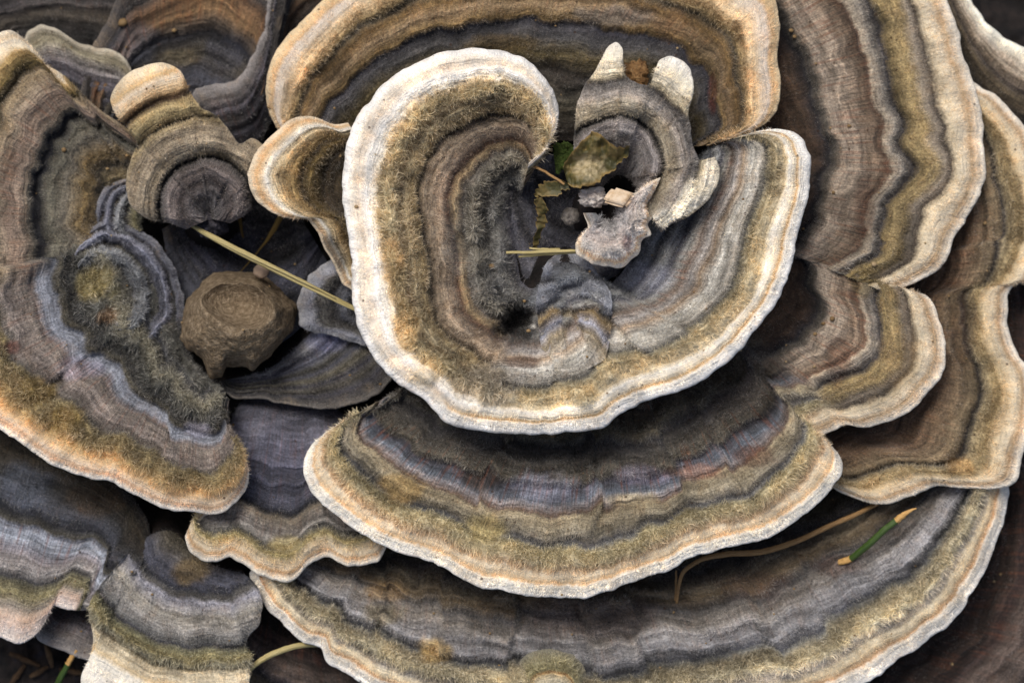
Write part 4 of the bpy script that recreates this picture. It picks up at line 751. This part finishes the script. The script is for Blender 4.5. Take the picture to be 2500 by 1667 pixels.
strand('straw', [(430, 528, 165), (500, 570, 180), (620, 632, 215), (740, 692, 225), (830, 736, 205), (900, 772, 180)], (4, 9, 11, 10, 8, 6), m_straw, 'long pale straw lying across the gap between clod and rosette', 'straw', seed=1)
ls = bpy.data.objects['straw']
child_later = [([(440, 532, 172), (520, 582, 190), (620, 630, 226), (740, 688, 236), (820, 728, 216)], (1.5, 3.5, 4.5, 4, 2), 41), ([(470, 556, 172), (560, 606, 200), (660, 656, 226), (780, 716, 224), (880, 764, 192)], (2, 4, 4, 4, 2.5), 42)]
strand('straw', [(690, 520, 60), (668, 560, 55), (645, 595, 45), (615, 632, 30), (580, 672, 20)], (9, 8, 3, 1.6, 1.2), m_dim, 'dull ochre straw with a thread-thin tail crossing under the long straw', 'straw', seed=2)
strand('straw', [(582, 520, 70), (588, 550, 60), (593, 580, 45)], (6, 5, 3), m_dim, 'short dull ochre straw end below the tiered cap', 'straw', seed=3)
strand('straw', [(1236, 617, 262), (1300, 616, 275), (1370, 613, 290), (1425, 612, 300)], (4, 5, 5, 4), m_straw, 'thin pale straw between the rosette wall and the chewed lump', 'straw', seed=4)
strand('straw', [(1266, 626, 256), (1330, 621, 270), (1400, 617, 285), (1430, 616, 292)], (3.5, 4.5, 4.5, 4), m_straw, 'thicker blunt straw lying just below another pale straw in the rosette', 'straw', seed=5)
strand('straw', [(1292, 606, 258), (1330, 609, 268), (1368, 608, 276)], (3, 3.5, 3), m_straw, 'shortest straw splinter of the three in the rosette', 'straw', seed=6)
strand('straw', [(1652, 1472, 20), (1658, 1432, 35), (1668, 1398, 52), (1700, 1372, 62), (1770, 1353, 60), (1860, 1347, 58), (1940, 1322, 60), (2020, 1286, 62), (2090, 1255, 55), (2150, 1226, 35)], (4, 6, 7, 9, 9, 9, 8, 8, 7, 6), m_brown, 'bent brown straw stalk lying on the broad low fan', 'straw', seed=7)
strand('straw', [(1648, 1472, 14), (1650, 1440, 26), (1651, 1392, 40)], (2.5, 3.5, 2.5), m_brown, 'short brown splinter at the bent straw stalk\'s foot', 'straw', seed=8)
strand('straw', [(600, 1640, 60), (650, 1604, 68), (710, 1580, 60), (770, 1572, 30), (830, 1575, 0)], (8, 9, 9, 8, 7), m_straw, 'curved dry straw bridging the square-ended cap and the broad fan', 'straw', seed=9)

gb = strand('grass_blade', [(2074, 1366, 42), (2110, 1338, 75), (2150, 1302, 100), (2190, 1270, 118)], (9.5, 10.5, 10.5, 10), m_green, 'short green blade with tan tip stuck to the broad low fan', 'grass blade', seed=10)
def child(o, par):
    o.parent = par; o.location = o.location - par.location; return o
for p_, r_, sd_k in child_later: child(strand('fibre', p_, r_, m_straw, None, None, seed=sd_k), ls)
child(strand('tip', [(2188, 1271.5, 117.5), (2212, 1253, 126), (2228, 1244, 131), (2237, 1241, 133)], (10.3, 9, 6, 2), m_tip, None, None, seed=11), gb)
child(strand('base', [(2048, 1372, 32), (2062, 1370, 40), (2077, 1364, 44)], (8.5, 10.5, 10.2), m_tip, None, None, seed=12), gb)
gb2 = strand('grass_blade', [(128, 1700, -120), (148, 1655, -70), (166, 1620, -40)], (11, 10, 8), m_green, 'green grass stub with dry tip growing from the leaf litter', 'grass blade', seed=13)
child(strand('tip', [(165, 1622, -41), (177, 1600, -25), (187, 1586, -16)], (8.3, 8, 5), m_tip, None, None, seed=14), gb2)

# ------------------------------------------------------------------ dried leaf scraps in the rosette
def leaf_material():
    t = NT('dried_leaf'); P = t.pos(); n1 = t.noise(P, 420, 4, .6); n2 = t.noise(P, 1500, 3)
    c = t.ramp(n1, [(.3, lin('#2f2f16')), (.45, lin('#4d4822')), (.56, lin('#6f5f34')), (.7, lin('#3a3a1a'))])
    pale = t.math('MULTIPLY', t.attr('pale'), t.maprange(n2, .35, .55, .3, 1)); c = t.mix(pale, c, lin('#b3a27c'))
    c = t.mix(t.attr('edge'), c, lin('#8f7440'))
    b = t.new('ShaderNodeBsdfPrincipled'); t.put(b.inputs['Base Color'], c); b.inputs['Roughness'].default_value = .6
    bu = t.new('ShaderNodeBump'); bu.inputs['Strength'].default_value = .7; bu.inputs['Distance'].default_value = 5 * S; t.put(bu.inputs['Height'], n2)
    t.l.new(bu.outputs[0], b.inputs['Normal']); t.l.new(b.outputs[0], t.out.inputs[0]); return t.m
m_leaf = leaf_material()
def leaf(name, top, bot, ztop, zbot, label, cat, seed, th=4, palec=None, rough=6, cup=0):
    top = np.array(top, float); bot = np.array(bot, float); n, m = 60, 30; tt = np.linspace(0, 1, n); s = np.linspace(0, 1, m)
    T = hermite(np.linspace(0, 1, len(top)), top, tt); B = hermite(np.linspace(0, 1, len(bot)), bot, tt)
    T += (7 * fbm(tt * 16, .1, seed))[:, None]; B += (7 * fbm(tt * 16, 7.1, seed))[:, None]
    zt = np.interp(tt, np.linspace(0, 1, len(ztop)), ztop); zb = np.interp(tt, np.linspace(0, 1, len(zbot)), zbot)
    XY = T[:, None] * (1 - s)[None, :, None] + B[:, None] * s[None, :, None]
    Z = zt[:, None] * (1 - s) + zb[:, None] * s - cup * np.sin(s * np.pi)[None] + rough * fbm(XY[..., 0] / 22, XY[..., 1] / 22, seed + 3, 3)
    up = np.concatenate([XY, Z[..., None]], -1); dn = up.copy(); dn[..., 2] -= th
    px = np.concatenate([up.reshape(-1, 3), dn.reshape(-1, 3)]); N = n * m; I_ = np.arange(N).reshape(n, m)
    f = np.stack([I_[:-1, :-1], I_[1:, :-1], I_[1:, 1:], I_[:-1, 1:]], -1).reshape(-1, 4); fs = [f, f[:, ::-1] + N]
    loop = np.concatenate([I_[:, 0], I_[-1, 1:], I_[::-1, -1][1:], I_[0, ::-1][1:-1]]); l2 = np.roll(loop, -1)
    fs.append(np.stack([loop, loop + N, l2 + N, l2], -1))
    pale = np.zeros((n, m))
    if palec: d = np.hypot((XY[..., 0] - palec[0]) / palec[2], (XY[..., 1] - palec[1]) / palec[3]); pale = (1 - sstep(.6, 1.1, d + .3 * fbm(XY[..., 0] / 20, XY[..., 1] / 20, seed + 9)))
    e1 = np.minimum(s, 1 - s)[None] + 0 * tt[:, None]; edge = .75 * (1 - sstep(0.03, .10, e1))
    o = mesh_np(name, to_world(px), fs, {'pale': ('FLOAT', np.tile(pale.ravel(), 2)), 'edge': ('FLOAT', np.tile(edge.ravel(), 2))}, mat=m_leaf, origin=to_world(up[n // 2, m // 2]))
    if label: tag(o, label, cat)
    return o
lf = leaf('dried_leaf', [(1374, 408), (1402, 372), (1432, 336), (1460, 326), (1492, 352), (1515, 360), (1540, 358)], [(1384, 448), (1402, 458), (1430, 456), (1462, 444), (1490, 424), (1510, 400), (1534, 384)],
          (340, 370, 390, 395, 380, 370), (330, 350, 350, 350, 350, 350), 'crumpled olive-brown dried leaf scrap with a pale patch inside the rosette', 'leaf', 700, palec=(1440, 405, 46, 36), rough=20, cup=20)
lobe = leaf('lobe', [(1300, 472), (1318, 452), (1345, 440), (1372, 442), (1392, 452)], [(1308, 482), (1330, 480), (1358, 476), (1380, 464), (1396, 456)], (300, 320, 330, 330), (300, 310, 320, 325), None, None, 710, rough=4, cup=5, th=3); child(lobe, lf)
stem = leaf('stalk', [(1300, 484), (1312, 520), (1306, 560), (1296, 610)], [(1326, 484), (1336, 520), (1326, 560), (1310, 612)], (300, 270, 240, 200), (296, 265, 235, 195), None, None, 720, rough=4, th=3); child(stem, lf)
mo = leaf('moss_scrap', [(1350, 380), (1356, 356), (1372, 346), (1396, 350)], [(1356, 424), (1368, 420), (1382, 410), (1398, 398)], (280, 290, 290), (260, 260, 265), 'dark green mossy scrap behind the dried leaf', 'leaf', 730, rough=14, th=8)
mo.data.materials.clear(); mo.data.materials.append(simple_material('moss', [(.3, '#26300f'), (.5, '#3b4a1c'), (.75, '#4d5a26')], 900, bump=1, bdist=10))
strand('dry_stalk', [(1292, 405, 300), (1320, 414, 310), (1350, 432, 325), (1378, 450, 335)], (4, 4, 4, 3.5), m_brown, 'thin brown stalk running from the rosette wall to the dried leaf', 'stalk', seed=15)

# chip of pale fungus flesh perched on the chewed lump
import bmesh
bm = bmesh.new(); bmesh.ops.create_cube(bm, size=2); bmesh.ops.bevel(bm, geom=list(bm.edges), offset=.28, segments=2, affect='EDGES')
bmesh.ops.subdivide_edges(bm, edges=list(bm.edges), cuts=2, use_grid_fill=True)
vv = np.array([x.co[:] for x in bm.verts]); bm.faces.ensure_lookup_table(); bm.verts.index_update(); ff = [[q_.index for q_ in p_.verts] for p_ in bm.faces]; bm.free()
ff3 = []
for p_ in ff: ff3 += [(p_[0], p_[i], p_[i + 1]) for i in range(1, len(p_) - 1)]
vv = vv * (1 + .10 * fbm(vv[:, 0] * 1.4 + vv[:, 2], vv[:, 1] * 1.4, 800, 2))[:, None]
ca, sa = math.cos(.45), math.sin(.45)
chip = np.stack([1512 + (vv[:, 0] * ca - vv[:, 1] * sa) * 33, 483 + (vv[:, 0] * sa + vv[:, 1] * ca) * 20, 352 + vv[:, 2] * 22 + vv[:, 0] * 6], -1)
ch = mesh_np('fungus_chip', to_world(chip), np.array(ff3), mat=simple_material('chip_flesh', [(.3, '#b3946c'), (.5, '#d8c0a2'), (.7, '#e6d8c4')], 800, bump=.8, bscale=2200, bdist=5), origin=to_world((1512, 483, 335)))
tag(ch, 'blocky cream chip of fungus flesh perched on the chewed lump', 'chip')

v5, f5 = icosphere(4)
def lump(name, x, y, z, rx, ry, rz, amp, mat, label, cat, seed):
    k_ = 1 + amp * fbm(v5[:, 0] * 2.2 + v5[:, 2] * 1.3, v5[:, 1] * 2.2 - v5[:, 2], seed, 4) + amp * .5 * vnoise(v5[:, 0] * 8 + v5[:, 2] * 5, v5[:, 1] * 8, seed + 4)
    p_ = v5 * k_[:, None]; p_ = np.stack([x + p_[:, 0] * rx, y - p_[:, 1] * ry, z + p_[:, 2] * rz], -1)
    return tag(mesh_np(name, to_world(p_), f5, mat=mat, origin=to_world((x, y, z - rz))), label, cat)
lump('frass_crumb', 1552, 184, 300, 30, 34, 26, .5, simple_material('frass', [(.3, '#5a3f26'), (.5, '#86643e'), (.7, '#a5845a')], 1500, bump=1, bdist=10), 'crumbly brown frass lodged between the two pale prongs', 'crumb', 811)
sb_ = bpy.data.objects['stem_host']
child(lump('stem', 518, 548, 138, 36, 34, 40, .35, simple_material('stem_fuzz', [(.3, '#2a282c'), (.5, '#47444a'), (.7, '#66626a')], 1800, bump=1, bdist=10), None, None, 841), sb_)
m_bud = simple_material('bud', [(.3, '#5f5a56'), (.5, '#857e76'), (.7, '#a59e94')], 1800, bump=1, bdist=8)
lump('fungus_bud', 1394, 528, 215, 22, 22, 20, .22, m_bud, 'small grey fungus bud in the dark hollow beside the chewed lump', 'fungus bud', 821)
lump('fungus_bud', 1448, 482, 290, 34, 22, 24, .4, simple_material('pale_bud', [(.3, '#a89c94'), (.5, '#cfc4ba'), (.7, '#e4dcd2')], 1200, bump=.8, bdist=8), 'pale torn scrap of fungus beside the blocky chip', 'fungus bud', 831)

sb_.name = 'bracket_fungus'
# ------------------------------------------------------------------ soil grains scattered on the caps
v3, f3 = icosphere(1); VV, FF = [], []; k = 0
spots = [(300, 55, 14), (425, 75, 7), (156, 366, 7), (310, 380, 5), (262, 412, 5), (870, 505, 6), (1201, 650, 10), (1290, 808, 7), (1280, 735, 5), (1177, 1046, 8), (1350, 1060, 9), (2134, 645, 8), (2032, 778, 7), (2010, 790, 6), (1990, 815, 6), (1988, 895, 5), (2073, 308, 6), (1932, 75, 7), (1940, 90, 6), (2405, 545, 6), (1807, 855, 5), (2035, 470, 5)]
for _ in range(120):
    spots.append((random.uniform(20, 2480), random.uniform(20, 1640), random.uniform(1.8, 4.0)))
for (x, y, r_) in spots:
    z = hb_get(x, y, 0) + r_ * .5
    s_ = v3 * (1 + .25 * (rng.random((len(v3), 1)) - .5)) * (r_ * np.array([1, .75 + .4 * random.random(), .8]))
    VV.append(to_world(np.array([x, y, z]) + s_)); FF.append(f3 + k); k += len(v3)
gr_ = mesh_np('soil_grains', np.concatenate(VV), np.concatenate(FF), mat=simple_material('sand_grain', [(.3, '#6a5234'), (.5, '#8d7450'), (.7, '#b09a78')], 260, rough=.7))
tag(gr_, 'tiny tan soil grains scattered over the caps', 'soil', kind='stuff')

# leaf litter pieces in the hollow by the grass stub
m_lit = simple_material('litter', [(.3, '#2a1f16'), (.5, '#4a3826'), (.7, '#6d5a42')], 500, bump=.6)
for i, (x, y, l_, an, hx) in enumerate([(60, 1610, 40, .4, 0), (120, 1600, 30, 1.3, 0), (40, 1650, 34, 2.2, 0), (180, 1640, 36, .2, 0), (95, 1640, 26, -.5, 0)]):
    dx, dy = math.cos(an) * l_, math.sin(an) * l_; z = hb_get(x, y) + 6
    strand('twig_scrap', [(x - dx, y - dy, z), (x, y, z + 5), (x + dx, y + dy, z)], (6, 9, 5), m_lit, 'dark brown twig scrap in the litter beside the grass stub', 'twig', seed=30 + i)['group'] = 'twig scraps in the litter'
